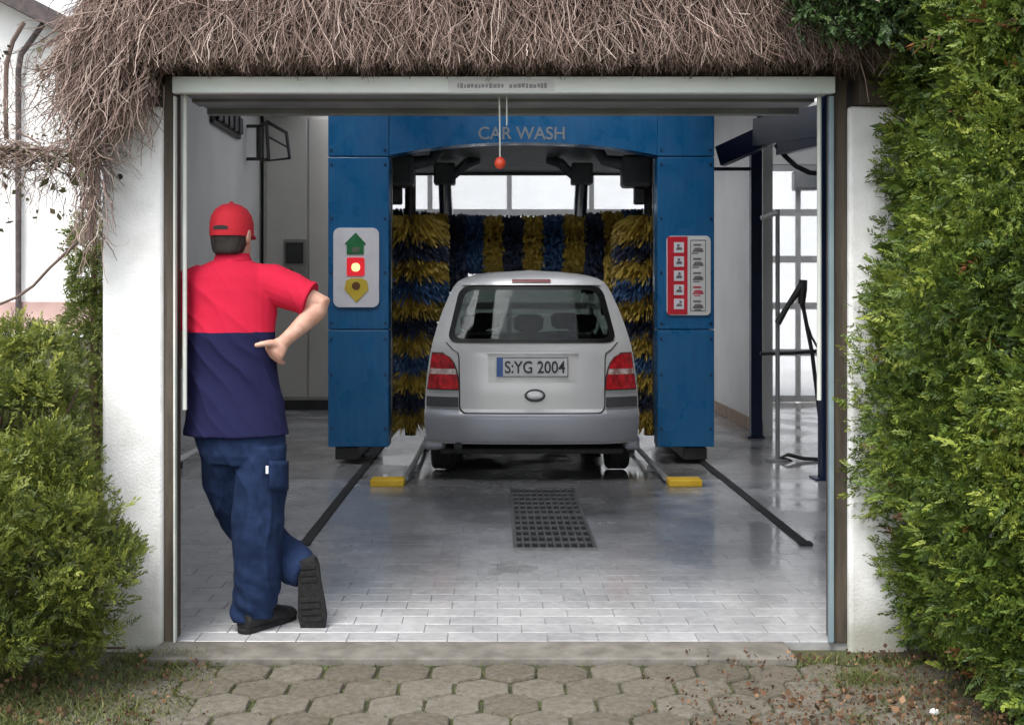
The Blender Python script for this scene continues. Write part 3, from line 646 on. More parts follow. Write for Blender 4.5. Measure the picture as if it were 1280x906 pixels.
# ------------------------------------------------------------------ right hand bay: post, boom, lance stand, hose
ps = thing('blue_post', 'slim blue steel post at the end of the white partition wall', 'post', (2.58, 6.93, 0))
box('post', (2.53, 6.84, 0), (2.64, 6.94, 2.86), dblue, ps, .006)
box('base_plate', (2.49, 6.80, 0), (2.66, 6.949, .012), dblue, ps, .002)
box('tie_bar', (1.95, 6.86, at(0,213,11.5).z), (2.529, 6.91, at(0,209,11.5).z), dblue, ps, .004)
bo = thing('swing_boom', 'dark blue slanting boom beam under the ceiling at the right', 'boom', at(985, 175, 10))
A_, B_, C_ = at(900, 182, 11.3), at(952, 168, 11.0), at(1052, 150, 9.2)
def beam(p, q, w, h, m, nm, par):
    p, q = Vector(p), Vector(q); t = (q - p).normalized(); s_ = t.cross(Vector((0,0,1))).normalized(); u = s_.cross(t)
    vs = []
    for c in (p, q):
        for a, b in ((-w,-h),(w,-h),(w,h),(-w,h)): vs.append(c + s_*a + u*b)
    return part(nm, MB().add(vs, [(0,1,2,3),(4,7,6,5),(0,4,5,1),(1,5,6,2),(2,6,7,3),(3,7,4,0)]), m, par, .006)
beam(at(900, 196, 11.3), at(953, 172, 11.0), .05, .10, dblue, 'beam', bo)
beam(at(948, 166, 11.0), at(1060, 146, 9.0), .06, .13, dblue, 'beam', bo)
beam(at(975, 186, 10.4), at(1060, 166, 9.0), .04, .06, dblue, 'brace', bo)
part('hanger', MB().tube([at(950, 165, 11.0), Vector((at(950,165,11).x, at(950,165,11).y, 3.8))], .03, 10), dblue, bo)
part('hose', MB().tube([at(x, y, d) for x, y, d in ((970,182,10.4),(982,196,10.3),(995,208,10.2),(1012,216,10.1),(1034,218,9.9),(1060,214,9.6))], .022, 10), black_rubber, bo, sm=.8)
po2 = thing('blue_pillar', 'dark blue steel pillar at the right edge beside the pale frame strip', 'post', (2.53, 4.2, 0))
box('post', (2.475, 4.15, 0), (2.585, 4.26, 3.2), dblue, po2, .006)
box('base_plate', (2.42, 4.10, 0), (2.64, 4.31, .014), dblue, po2, .003)
ls = thing('lance_stand', 'thin grey pole standing on the wet floor with a short pale hook on top', 'stand', at(972, 575, 9.9))
part('pole', MB().tube([at(972, 575, 9.9), at(972, 262, 9.9)], .019, 12), steel_grey, ls, sm=.6)
part('hook', MB().tube([at(972, 266, 9.9), at(960, 270, 9.9), at(951, 273, 9.9)], .02, 8), rod_mat, ls, sm=.6)
part('foot', MB().tube([at(972, 575, 9.9), at(972, 575, 9.9) + Vector((0,0,.015))], .10, 20), steel_grey, ls)
part('cross_arm', MB().tube([at(950, 442, 9.95), at(990, 441, 9.95), at(1024, 439, 9.95)], .016, 8), black_plastic, ls, sm=.6)
ln = thing('spray_lance', 'black spray lance with brush head and hose hung on the grey pole', 'lance', at(990, 400, 9.85))
part('wand', MB().tube([at(972, 404, 9.86), at(985, 382, 9.86), at(1003, 356, 9.86)], [.03, .022, .035], 10), black_plastic, ln, sm=.7)
part('grip', MB().tube([at(1004, 350, 9.86), at(1003, 362, 9.86), at(1002, 380, 9.86)], [.035, .04, .03], 10), black_plastic, ln, sm=.7)
part('hose', MB().tube([at(x, y, 9.86) for x, y in ((1003,378),(1009,410),(1015,440),(1021,490),(1027,540),(1031,566),(1026,574),(1005,573),(985,568),(976,571),(990,577))], .017, 10), black_rubber, ln, sm=.8)
part('strut', MB().tube([at(1001, 380, 9.9), at(1014, 420, 9.9), at(1026, 442, 9.95)], .010, 8), black_plastic, ln, sm=.8)
bb_ = thing('junction_box', 'grey junction box high on the wall above the spray lance', 'box', at(1010, 226, 12))
pA, pB = at(992, 238, 15.2), at(1022, 214, 15.2)
box('case', (pA.x, YB - .12, pA.z), (pB.x, YB + .018, pB.z), steel_grey, bb_, .015)
box('lid', (pA.x + .03, YB - .135, pA.z + .03), (pB.x - .03, YB - .121, pB.z - .03), steel_grey, bb_, .006)

# ------------------------------------------------------------------ car
CX, CY = 0.262, 4.0
car = thing('car', 'silver compact van seen from behind, entering the blue wash gantry', 'car', (CX, CY + 2, 0))
Yt = ([.20,.26,.31,.40,.50,.525,.55,.70,.98,1.05,1.48,1.52,1.55,1.58,1.60,1.615],
      [.10,.04,.012,.0,.005,.02,.055,.06,.085,.105,.31,.335,.36,.42,.50,.62])
Yf = lambda z: float(np.interp(z, *Yt))
def rear(x, z, off=0.0):
    w = max(Wf(z), .02); u = min(1.0, abs(x) / w)
    y = Yf(z) + .055 * u ** 2 + .11 * u ** 6
    return Vector((CX + x, CY + y - off, z))
zt_tab = ([0, .6, 1.2, 2.0, 2.7, 3.05, 3.45, 3.9, 4.12], [1.60, 1.615, 1.63, 1.62, 1.55, 1.36, 1.02, .86, .66])
bt_tab = ([0, 2.9, 3.3, 3.9, 4.12], [1.0, 1.0, .97, .80, .60])
kw_tab = ([0, .3, 1.0, 2.8, 3.6, 4.0, 4.12], [1.0, 1.01, 1.03, 1.03, .99, .88, .78])
carpaint = mat('silver_paint', (0.60, 0.605, 0.60), (0.65, 0.655, 0.65), 0.32, metal=0.22, scale=1.5, coat=0.6)
bumperm = mat('bumper_grey', (0.31, 0.32, 0.355), (0.35, 0.36, 0.395), 0.38, metal=0.35, scale=2)
zrows = [.20,.23,.26,.31,.36,.42,.5,.56,.63,.7,.78,.86,.94,1.0] + list(np.linspace(1.04, 1.48, 15)) + [1.50,1.52,1.535,1.55,1.565,1.58,1.59,1.60,1.608,1.615]
nS = 60
def side_pt(s_, z, sgn):
    s0 = Yf(z) + .165; s = s0 + (4.12 - s0) * s_
    zt_, be = np.interp(s, *zt_tab), np.interp(s, *bt_tab)
    z2 = .20 + (z - .20) * ((be - .20) / .80) if z <= 1.0 else be + (z - 1.0) * ((zt_ - be) / .615)
    # blend to the exact rear outline at the start
    bl = min(1, s_ * 6); z2 = z * (1 - bl) + z2 * bl
    w = Wf(z) * (1 + (np.interp(s, *kw_tab) - 1) * bl)
    return Vector((CX + sgn * w, CY + s, float(z2))), s
body = MB(); sideglass = {-1: MB(), 1: MB()}; wind = MB()
for sgn in (-1, 1):
    P_ = [[side_pt(i / nS, z, sgn) for z in zrows] for i in range(nS + 1)]
    for i in range(nS):
        for j in range(len(zrows) - 1):
            q = [P_[i][j], P_[i+1][j], P_[i+1][j+1], P_[i][j+1]]
            s = sum(v[1] for v in q) / 4; z = (zrows[j] + zrows[j+1]) / 2; zz = sum(v[0].z for v in q) / 4
            vs = [v[0] for v in q]
            win = 1.04 < z < 1.47 and (.55 < s < 1.05 or 1.15 < s < 2.0 or 2.08 < s < 2.85)
            ws = z > 1.12 and 2.75 < s < 3.42 and zz > 1.02 and (z > 1.42 or s > 2.95)
            arch = z < .62 and (abs(s - .75) ** 2 + (zz - .31) ** 2 < .37 ** 2 or abs(s - 3.35) ** 2 + (zz - .31) ** 2 < .37 ** 2)
            if arch: continue
            (sideglass[sgn] if win else wind if ws else body).add(vs, [(0,1,2,3)])
    # nose cap
    for j in range(len(zrows) - 1):
        a, b = P_[nS][j][0], P_[nS][j+1][0]
        body.add([a, b, Vector((CX, b.y, b.z)), Vector((CX, a.y, a.z))], [(0,1,2,3)])
# window outline (half width as a function of z) with rounded corners
def ww(z):
    t = (z - 1.05) / (1.487 - 1.05)
    base = .652 + (.556 - .652) * t
    rz = .075
    if t < 0 or t > 1: return 0
    dz = min(z - 1.05, 1.487 - z)
    if dz < rz: base -= rz * 1.1 * (1 - math.sqrt(max(0, 1 - (1 - dz / rz) ** 2)))
    return base
rz_ = sorted(set([.29,.31,.36,.42,.48,.5,.525,.55,.6,.66,.72,.8,.88,.96,1.02] + list(np.linspace(1.04, 1.5, 24)) + [1.515,1.53,1.545,1.56,1.575,1.59,1.6,1.608,1.615]))
nX = 40
for j in range(len(rz_) - 1):
    for i in range(nX):
        za, zb_ = rz_[j], rz_[j+1]; ua, ub = -1 + 2 * i / nX, -1 + 2 * (i + 1) / nX
        zc_ = (za + zb_) / 2; xc_ = (ua + ub) / 2 * Wf(zc_)
        if 1.075 < zc_ < 1.465 and abs(xc_) < ww(zc_) - .03: continue
        body.add([rear(ua * Wf(za), za), rear(ub * Wf(za), za), rear(ub * Wf(zb_), zb_), rear(ua * Wf(zb_), zb_)], [(0,1,2,3)])
part('body', body, carpaint, car, sm=.8)
for sgn in (-1, 1): part('side_window', sideglass[sgn], glass_mat, car, sm=1)
part('windscreen', wind, mat('clear_glass', (.9,.95,.93), (.92,.96,.95), 0.03, trans=1.0), car, sm=1) if False else part('windscreen', wind, glass_mat, car, sm=1)
box('underbody', (CX - .70, CY + .15, .20), (CX + .70, CY + 3.9, .24), black_rubber, car, .01)
def patch(zs, xl_, xr_, nx, off, thick, nm, m, par, sm=.6):
    mb = MB(); grid = []
    for z in zs:
        a, b = xl_(z), xr_(z)
        grid.append([(a + (b - a) * i / nx, z) for i in range(nx + 1)])
    vs = [rear(x, z, off) for r_ in grid for x, z in r_]; n1 = nx + 1
    fs = [(j*n1+i, j*n1+i+1, (j+1)*n1+i+1, (j+1)*n1+i) for j in range(len(zs)-1) for i in range(nx)]
    loop = [(0, i) for i in range(nx + 1)] + [(j, nx) for j in range(1, len(zs))] + [(len(zs)-1, i) for i in range(nx - 1, -1, -1)] + [(j, 0) for j in range(len(zs)-2, 0, -1)]
    k0 = len(vs)
    for (j, i) in loop: x, z = grid[j][i]; vs.append(rear(x, z, off - thick))
    for k, (j, i) in enumerate(loop):
        j2, i2 = loop[(k+1) % len(loop)]; fs.append((j*n1+i, k0+k, k0+(k+1) % len(loop), j2*n1+i2))
    mb.add(vs, fs); return part(nm, mb, m, par, sm=sm)
def roundcap(z, z0, z1, w, r):
    dz = min(z - z0, z1 - z)
    return w - (r * (1 - math.sqrt(max(0, 1 - (1 - dz / r) ** 2))) if dz < r else 0)
# tailgate skin (lower, below the window) and upper frame
tgw = lambda z: roundcap(z, .528, 3.0, float(np.interp(z, [.528, .70, .97, 1.0, 1.06], [.545, .545, .552, .60, .66])), .05)
tzs = [.528, .532, .54, .552, .57, .6, .65, .7, .76, .82, .88, .94, .975, 1.0, 1.03, 1.052]
gapm = mat('panel_gap', (.012,.012,.012), (.02,.02,.02), .7)
patch([.519, .522, .53, .545, .57, .6, .65, .7, .76, .82, .88, .94, .975, 1.0, 1.03, 1.052], lambda z: -(roundcap(z, .519, 3.0, float(np.interp(z, [.52, .70, .97, 1.0, 1.06], [.555, .555, .562, .612, .672])), .05)), lambda z: roundcap(z, .519, 3.0, float(np.interp(z, [.52, .70, .97, 1.0, 1.06], [.555, .555, .562, .612, .672])), .05), 30, .004, .01, 'tailgate_seam', gapm, car)
tg = patch(tzs, lambda z: -tgw(z), tgw, 30, .014, .02, 'tailgate', carpaint, car)
wz = [1.05, 1.053, 1.058, 1.066, 1.08, 1.10] + list(np.linspace(1.13, 1.41, 9)) + [1.437, 1.457, 1.471, 1.479, 1.484, 1.487]
# window: black border ring + clear pane
ring = MB(); inner = []
for sgn in (-1, 1):
    vs = []; fs = []
    zin = lambda z: 1.08 + (z - 1.05) / .437 * (1.455 - 1.08)
    for k, z in enumerate(wz):
        xo = ww(z); zi = zin(z); xi = max(0, ww(z) - .045)
        vs += [rear(sgn * xo, z, .02), rear(sgn * xi, zi, .02)]
    for k in range(len(wz) - 1): fs.append((2*k, 2*k+1, 2*k+3, 2*k+2))
    ring.add(vs, fs)
    for k in (0, len(wz) - 1):
        z = wz[k]; xi0 = ww(z); vs = []; fs = []
        for i in range(13):
            t = i / 12; vs += [rear(sgn * ww(z) * t, z, .02), rear(sgn * max(0, ww(z) - .045) * t, zin(z), .02)]
        for i in range(12): fs.append((2*i, 2*i+1, 2*i+3, 2*i+2))
        ring.add(vs, fs)
rw = part('rear_window', ring, mat('frit_black', (.008,.008,.008), (.012,.012,.012), .35, spec=.2), car)
patch([zin(z) for z in wz], lambda z: -max(.0, ww(1.05 + (z - 1.08) / .375 * .437) - .044), lambda z: max(.0, ww(1.05 + (z - 1.08) / .375 * .437) - .044), 24, .018, .002, 'pane', glass_mat, rw)
# roof spoiler and brake light
patch([1.492, 1.50, 1.51, 1.52, 1.528], lambda z: -.54, lambda z: .54, 24, .035, .05, 'roof_edge', carpaint, car)
patch([1.513, 1.52, 1.53, 1.537], lambda z: -.15, lambda z: .15, 8, .045, .03, 'brake_light', mat('brake_red', (0.22, 0.03, 0.03), (0.28, 0.04, 0.04), 0.2), car)
# tail lights
red_l = mat('light_red', (0.22, 0.003, 0.006), (0.62, 0.012, 0.02), 0.12, scale=26, coat=1.0, rvar=.05, aniso=(1, 1, .6), bump=.3, bscale=120); clear_l = mat('light_clear', (0.30, 0.16, 0.14), (0.75, 0.66, 0.62), 0.12, scale=22, coat=1.0, bump=.3, bscale=120)
for sgn in (-1, 1):
    out_ = lambda z: float(np.interp(z, [.70, .97], [.800, .765]))
    inn = lambda z: float(np.interp(z, [.70, .78, .86, .92, .95, .967], [.556, .566, .585, .61, .645, .69]))
    xl_ = (lambda z: -out_(z)) if sgn < 0 else inn; xr_ = (lambda z: -inn(z)) if sgn < 0 else out_
    patch([.692, .70, .75, .8, .85, .9, .94, .96, .975], (lambda z: -out_(z) - .004) if sgn < 0 else (lambda z: inn(z) - .010), (lambda z: -inn(z) + .010) if sgn < 0 else (lambda z: out_(z) + .004), 8, .016, .02, 'lamp_surround', gapm, car)
    tlm = patch([.855, .87, .9, .92, .94, .955, .967], xl_, xr_, 8, .026, .03, 'tail_light', red_l, car)
    patch([.812, .82, .84, .853], xl_, xr_, 8, .023, .03, 'reversing_lens', clear_l, tlm)
    patch([.70, .72, .75, .78, .810], xl_, xr_, 8, .026, .03, 'lower_lens', red_l, tlm)
    o2 = lambda z: Wf(z) - .012; i2 = lambda z: .56
    patch([.565, .575, .6, .63, .640], (lambda z: -o2(z)) if sgn < 0 else i2, (lambda z: -i2(z)) if sgn < 0 else o2, 8, .03, .03, 'bumper_insert', mat('insert_dark', (0.055,0.055,0.06), (0.07,0.07,0.075), 0.5), car)
patch([.305, .312, .325, .36, .42, .48, .50, .512, .519], lambda z: -(Wf(z) - .006), lambda z: Wf(z) - .006, 40, .03, .035, 'bumper', bumperm, car)
for sgn in (-1, 1):
    patch([.520, .53, .54, .546], (lambda z: -(Wf(z) - .01)) if sgn < 0 else (lambda z: .56), (lambda z: -.56) if sgn < 0 else (lambda z: Wf(z) - .01), 8, .028, .03, 'bumper_corner', bumperm, car)
# number plate
pd = lambda x, z, off: rear(x, z, off)
rec = patch([.755, .76, .80, .86, .93, .965, .972], lambda z: -.335, lambda z: .335, 12, .017, .02, 'plate_recess', mat('recess_pale', (0.55, 0.55, 0.53), (0.62, 0.62, 0.60), 0.35, metal=.2), car)
patch([.972, .98, .99, .996], lambda z: -.345, lambda z: .345, 12, .035, .04, 'plate_lamp_strip', carpaint, car)
yp = rear(0, .86, .03).y
npl = part('number_plate', MB().prism(rrect(CX - .272, CX + .272, .795, .945, .012), yp - .004, yp + .01), mat('plate_white', (.62,.63,.64), (.68,.69,.70), .35), car)
part('blue_band', MB().prism([(CX - .27, .797), (CX - .222, .797), (CX - .222, .943), (CX - .27, .943)], yp - .0055, yp - .0045), mat('eu_blue', (.05,.12,.36), (.06,.14,.4), .4), npl)
text_part('S:YG 2004', .455, .092, (CX + .02, yp - .0055, .87), mat('plate_black', (.03,.03,.035), (.04,.04,.045), .5), npl, 'characters')
bm_ = MB()
for x0, x1, z0, z1 in ((-.27,.27,.797,.802),(-.27,.27,.938,.943),(.265,.27,.8025,.9375)): bm_.box((CX + x0, yp - .0052, z0), (CX + x1, yp - .0045, z1))
part('border', bm_, MATS['plate_black'], npl)
# oval badge handle
oy = rear(0, .655, .014).y
ov = MB(); ov.loft([((CX + .02, oy + .004, .655), .08, .05, Vector((1,0,0)), Vector((0,0,1))), ((CX + .02, oy - .014, .655), .078, .048, Vector((1,0,0)), Vector((0,0,1))), ((CX + .02, oy - .016, .655), .068, .036, Vector((1,0,0)), Vector((0,0,1)))], 28)
hb = part('handle_badge', ov, MATS['insert_dark'], car, sm=.6)
ov = MB(); ov.loft([((CX + .02, oy - .0165, .658), .064, .031, Vector((1,0,0)), Vector((0,0,1))), ((CX + .02, oy - .021, .658), .058, .024, Vector((1,0,0)), Vector((0,0,1)))], 24)
part('badge_cap', ov, carpaint, hb, sm=.6)
part('exhaust', MB().tube([(CX - .56, CY + .02, .275), (CX - .56, CY + .5, .275)], .032, 16), black_rubber, car, sm=.7)
# wheels
for sx in (-1, 1):
    for sy in (.75, 3.35):
        xo = CX + sx * .80; cy = CY + sy; prof = [(-.19, .19), (-.185, .29), (-.165, .308), (-.03, .308), (-.008, .29), (0, .20)]
        secs = [((xo + sx * px_, cy, .31), r_, r_, Vector((0,1,0)), Vector((0,0,1))) for px_, r_ in prof]
        wh = part('wheel', MB().loft(secs, 32), black_rubber, car, sm=.6)
        part('rim', MB().loft([((xo + sx * -.03, cy, .31), .195, .195, Vector((0,1,0)), Vector((0,0,1))), ((xo + sx * .004, cy, .31), .17, .17, Vector((0,1,0)), Vector((0,0,1))), ((xo + sx * .008, cy, .31), .05, .05, Vector((0,1,0)), Vector((0,0,1)))], 24), chrome, wh, sm=.6)
    # mud flap / rear sill piece below the bumper
    m = MB().box((CX + sx * .80 - .09, CY + .18, .225), (CX + sx * .80 + .03 * sx, CY + .42, .34)) if sx > 0 else MB().box((CX - .83, CY + .18, .225), (CX - .66, CY + .42, .34))
    part('sill_corner', m, bumperm, car, bevel=.03)
    mirror = MB().loft([((CX + sx * (.92 + .0), CY + 2.95 + t, 1.05), .09 * s2, .07 * s2, Vector((1,0,0)), Vector((0,0,1))) for t, s2 in ((-.05, .9), (0, 1), (.06, .8), (.09, .3))], 14)
    part('door_mirror', mirror, carpaint, car, sm=.9)
# seats
seatm = mat('seat_cloth', (0.03,0.03,0.032), (0.05,0.05,0.052), .9)
def seat(x, s, nm='seat'):
    st = part(nm, MB().loft([((CX + x, CY + s + t * .18, .42 + t * .62), w, .07, Vector((1,0,0)), Vector((0,1,0))) for t, w in ((1.0, .12), (.95, .2), (.6, .23), (.0, .23), (-.1, .2))], 14), seatm, car, sm=.9)
    part('headrest', MB().loft([((CX + x, CY + s + .1, z), w, .05, Vector((1,0,0)), Vector((0,1,0))) for z, w in ((1.10, .07), (1.13, .12), (1.22, .13), (1.25, .09))], 12), seatm, st, sm=.9)
for x in (-.36, .36): seat(x, 2.0)
seat(0.0, 1.0); seat(-.45, 1.0); seat(.45, 1.0)
box('dashboard', (CX - .68, CY + 2.9, .6), (CX + .68, CY + 3.3, .95), black_plastic, car, .05)
box('cargo_floor', (CX - .66, CY + .25, .55), (CX + .66, CY + 2.8, .58), seatm, car, .01)

# ------------------------------------------------------------------ person
PD = 4.85
def pp(x, y, dy=0.0): return at(x, y, PD + dy)
PX = PD / FPX
X_, Y_, Z_ = Vector((1,0,0)), Vector((0,1,0)), Vector((0,0,1))
def remesh(mb, voxel, sm_it=6, name='m'):
    me = mb.mesh(name); fixnormals(me, merge=False)
    o = bpy.data.objects.new('tmp', me); col.objects.link(o)
    r_ = o.modifiers.new('r', 'REMESH'); r_.mode = 'VOXEL'; r_.voxel_size = voxel
    s_ = o.modifiers.new('s', 'SMOOTH'); s_.iterations = sm_it; s_.factor = .5
    m2 = bpy.data.meshes.new_from_object(o.evaluated_get(bpy.context.evaluated_depsgraph_get()))
    bpy.data.objects.remove(o); bpy.data.meshes.remove(me); m2.name = name
    return m2
def displace(me, f):
    n = len(me.vertices); co = np.empty(n * 3); me.vertices.foreach_get('co', co); co = co.reshape(-1, 3)
    no = np.empty(n * 3); me.vertices.foreach_get('normal', no); no = no.reshape(-1, 3)
    d = np.array([f(*c) for c in co]); co += no * d[:, None]
    me.vertices.foreach_set('co', co.ravel()); me.update()
per = thing('person', 'person in red cap and red and navy polo shirt with one hand on hip', 'person', (pp(318, 787).x, PD - CAMD + .05, 0))
skin = mat('skin', (0.46, 0.235, 0.165), (0.60, 0.36, 0.27), .48, scale=22, detail=7, bump=.2, bscale=200)
shirtm = bpy.data.materials.new('polo_cloth'); shirtm.use_nodes = True
N = shirtm.node_tree; L = N.links; b = N.nodes['Principled BSDF']; b.inputs['Roughness'].default_value = .9; b.inputs['Specular IOR Level'].default_value = .12
bpn = N.nodes.new('ShaderNodeBump'); bpn.inputs['Strength'].default_value = .35; bpn.inputs['Distance'].default_value = .003; wvn = N.nodes.new('ShaderNodeTexNoise'); wvn.inputs['Scale'].default_value = 260; L.new(wvn.outputs['Fac'], bpn.inputs['Height']); L.new(bpn.outputs[0], b.inputs['Normal'])
tc = N.nodes.new('ShaderNodeTexCoord'); sx_ = N.nodes.new('ShaderNodeSeparateXYZ'); L.new(tc.outputs['Object'], sx_.inputs[0])
gt = N.nodes.new('ShaderNodeMath'); gt.operation = 'GREATER_THAN'; gt.inputs[1].default_value = pp(0, 416, -.12).z; zn = N.nodes.new('ShaderNodeTexNoise'); zn.inputs['Scale'].default_value = 9; L.new(tc.outputs['Object'], zn.inputs['Vector']); za_ = N.nodes.new('ShaderNodeMath'); za_.operation = 'MULTIPLY_ADD'; L.new(zn.outputs['Fac'], za_.inputs[0]); za_.inputs[1].default_value = .022; L.new(sx_.outputs['Z'], za_.inputs[2]); gt.inputs[1].default_value += .011; L.new(za_.outputs[0], gt.inputs[0])
nz = N.nodes.new('ShaderNodeTexNoise'); nz.inputs['Scale'].default_value = 300; L.new(tc.outputs['Object'], nz.inputs['Vector'])
r1 = N.nodes.new('ShaderNodeMix'); r1.data_type = 'RGBA'; L.new(nz.outputs['Fac'], r1.inputs[0]); r1.inputs[6].default_value = (.012, .013, .046, 1); r1.inputs[7].default_value = (.019, .020, .066, 1)
r2 = N.nodes.new('ShaderNodeMix'); r2.data_type = 'RGBA'; L.new(nz.outputs['Fac'], r2.inputs[0]); r2.inputs[6].default_value = (.50, .014, .042, 1); r2.inputs[7].default_value = (.60, .024, .062, 1)
r3 = N.nodes.new('ShaderNodeMix'); r3.data_type = 'RGBA'; L.new(gt.outputs[0], r3.inputs[0]); L.new(r1.outputs[2], r3.inputs[6]); L.new(r2.outputs[2], r3.inputs[7]); L.new(r3.outputs[2], b.inputs['Base Color'])
trm = mat('work_trousers', (.009, .019, .052), (.016, .031, .080), .9, spec=.15, scale=25, bump=.25, bscale=350)
shoem = mat('shoe_black', (.009, .009, .010), (.018, .018, .018), .55, spec=.3, scale=30)
solem = mat('sole_black', (.010, .010, .011), (.024, .023, .023), .8, spec=.25, scale=60, bump=.4)
hairm = mat('dark_hair', (.014, .011, .009), (.03, .024, .02), .6, scale=150, bump=.5)
capm = mat('cap_red', (.48, .012, .024), (.58, .018, .034), .85, scale=200)
# body: head, neck, torso, arms with hands, legs (one surface)
B = MB(); hx = Vector((.82, .57, 0)); hy = Vector((-.57, .82, 0))   # hy = facing direction is mostly away and to the right
F = Vector((.24, .97, 0)).normalized(); S = Vector((.97, -.24, 0)).normalized()   # facing, right side of head
hc = pp(290, 292, .0)
def HP(f, s, z): return hc + F * f + S * s + Z_ * z
head = [(-.115, .045, .05, .03), (-.105, .058, .06, .03), (-.075, .066, .07, .025), (-.04, .070, .082, .01), (0, .073, .094, 0), (.04, .073, .096, 0), (.075, .066, .088, -.005), (.10, .048, .066, -.008), (.115, .02, .03, -.01)]
B.loft([(HP(f, 0, z), rs, rf, S, F) for z, rs, rf, f in head], 20)
B.loft([(HP(.095, 0, -.005), .010, .008, S, Z_), (HP(.115, 0, -.018), .014, .016, S, Z_), (HP(.125, 0, -.022), .008, .008, S, Z_)], 10)     # nose
B.loft([(HP(.078, 0, -.068), .022, .010, S, Z_), (HP(.098, 0, -.066), .018, .008, S, Z_)], 10)                                          # mouth
B.loft([(HP(.07, 0, -.10), .022, .016, S, Z_), (HP(.093, 0, -.10), .014, .012, S, Z_)], 10)                                          # chin
for sg_ in (-1, 1): B.loft([(HP(-.005, sg_ * .066, -.015), .018, .032, F, Z_), (HP(-.012, sg_ * .083, -.012), .02, .034, F, Z_), (HP(-.014, sg_ * .089, -.01), .015, .027, F, Z_)], 12)
B.tube([pp(290, 345, 0), pp(290, 320, .0), HP(-.01, 0, -.06)], [.062, .056, .058], 16)
tors = [(335, 288, 40, .07), (350, 285, 52, .095), (390, 286, 50, .105), (430, 289, 49, .10), (480, 292, 50, .10), (530, 298, 54, .105), (560, 302, 54, .11), (575, 303, 48, .10)]
B.loft([(pp(x, y), w * PX, d_, X_, Y_) for y, x, w, d_ in tors], 20)
SH, EL, WR = pp(335, 353, .0), pp(404, 381, -.03), pp(354, 428, -.075)
B.tube([SH, SH.lerp(EL, .3), SH.lerp(EL, .75), EL, EL.lerp(WR, .12), EL.lerp(WR, .3), EL.lerp(WR, .7), WR], [.058, .056, .046, .040, .042, .043, .033, .027], 14)
# right hand: palm on the hip, thumb to the back, fingers round to the front
palm = pp(343, 438, -.085)
wd_ = (palm - EL).normalized(); wu = wd_.cross(Y_).normalized()
B.loft([(EL.lerp(WR, .9), .029, .027, wu, Y_), (WR, .030, .024, wu, Y_), (pp(349, 433, -.082), .040, .022, wu, Y_), (pp(344, 438, -.086), .048, .021, wu, Y_), (pp(341, 442, -.080), .046, .020, wu, Y_), (pp(339, 445, -.070), .036, .016, wu, Y_)], 16)
B.tube([pp(347, 431, -.085), pp(338, 429, -.108), pp(328, 430, -.124), pp(318, 432, -.132)], [.021, .0165, .0130, .0095], 10)
for k in range(4):
    l = [0.95, 1.05, 1.0, .85][k]; bx_, by_ = 337 + k * 3.4, 440 + k * 2.4
    B.tube([pp(bx_, by_, -.078), pp(bx_ + 3, by_ + 5, -.070), pp(bx_ + 6, by_ + 7 * l, -.048), pp(bx_ + 7, by_ + 7 * l, -.012), pp(bx_ + 4, by_ + 6, .025)], [.0115, .0115, .0105, .0098, .008], 10)
LS, LE, LW = pp(238, 355, .0), pp(219, 428, .02), pp(226, 455, .22)
B.tube([LS, LS.lerp(LE, .4), LE, LE.lerp(LW, .4), LW], [.058, .052, .040, .042, .028], 14)
lp = pp(240, 455, .255)
B.loft([(LW, .026, .02, Z_, Y_), (pp(236, 455, .24), .04, .018, Z_, Y_), (pp(246, 455, .235), .042, .016, Z_, Y_)], 12)
for k in range(4):
    B.tube([pp(246, 448 + k * 6, .23), pp(254, 450 + k * 6, .20), pp(260, 452 + k * 6, .17)], [.010, .0095, .0075], 8)
B.tube([pp(234, 446, .23), pp(240, 440, .21), pp(247, 438, .19)], [.013, .011, .008], 8)
# legs
RL = [(325, 560, .0, 22), (325, 600, .0, 21), (323, 655, .0, 20), (322, 700, .0, 20), (319, 745, .0, 15), (318, 772, .0, 14)]
LL = [(280, 560, .0, 22), (287, 605, .07, 18), (306, 648, .155, 15), (335, 680, .14, 15), (362, 700, .09, 15), (380, 712, .05, 13)]
for leg in (RL, LL): B.tube([pp(x, y, dy) for x, y, dy, r_ in leg], [r_ * PX for *_, r_ in leg], 14)
B.tube([pp(318, 768, .0), pp(319, 774, .04), pp(326, 778, .12)], [.034, .034, .024], 10)
B.tube([pp(380, 712, .05), pp(386, 730, .05), pp(389, 765, .055)], [.036, .032, .022], 10)
bme = remesh(B, .0055, 4, 'body'); smooth(bme)
link('body', bme, skin, per)
# shirt
T = MB()
tors = [(321, 291, 19, .060, .0), (325, 291, 23, .066, .0), (330, 289, 35, .080, .0), (337, 286, 52, .098, .0), (346, 284, 60, .112, .0), (362, 284, 60, .125, .0), (390, 286, 59, .132, .0), (416, 288.5, 57, .132, 0), (450, 290, 57, .128, 0), (480, 292, 59, .126, 0), (510, 294.5, 63, .130, 0), (543, 296, 66.5, .138, 0)]
T.loft([(pp(x, y), w * PX, d_, X_, Y_) for y, x, w, d_, _ in tors], 28)
sdir = (EL - SH).normalized()
T.tube([pp(318, 352, 0), pp(340, 354, 0), SH.lerp(EL, .35), SH.lerp(EL, .74)], [.080, .084, .082, .074], 18)
ld = (LE - LS)
T.tube([pp(254, 352, 0), pp(240, 356, 0), LS.lerp(LE, .35), LS.lerp(LE, .72)], [.080, .080, .074, .070], 18)
tme = remesh(T, .006, 5, 'shirt')
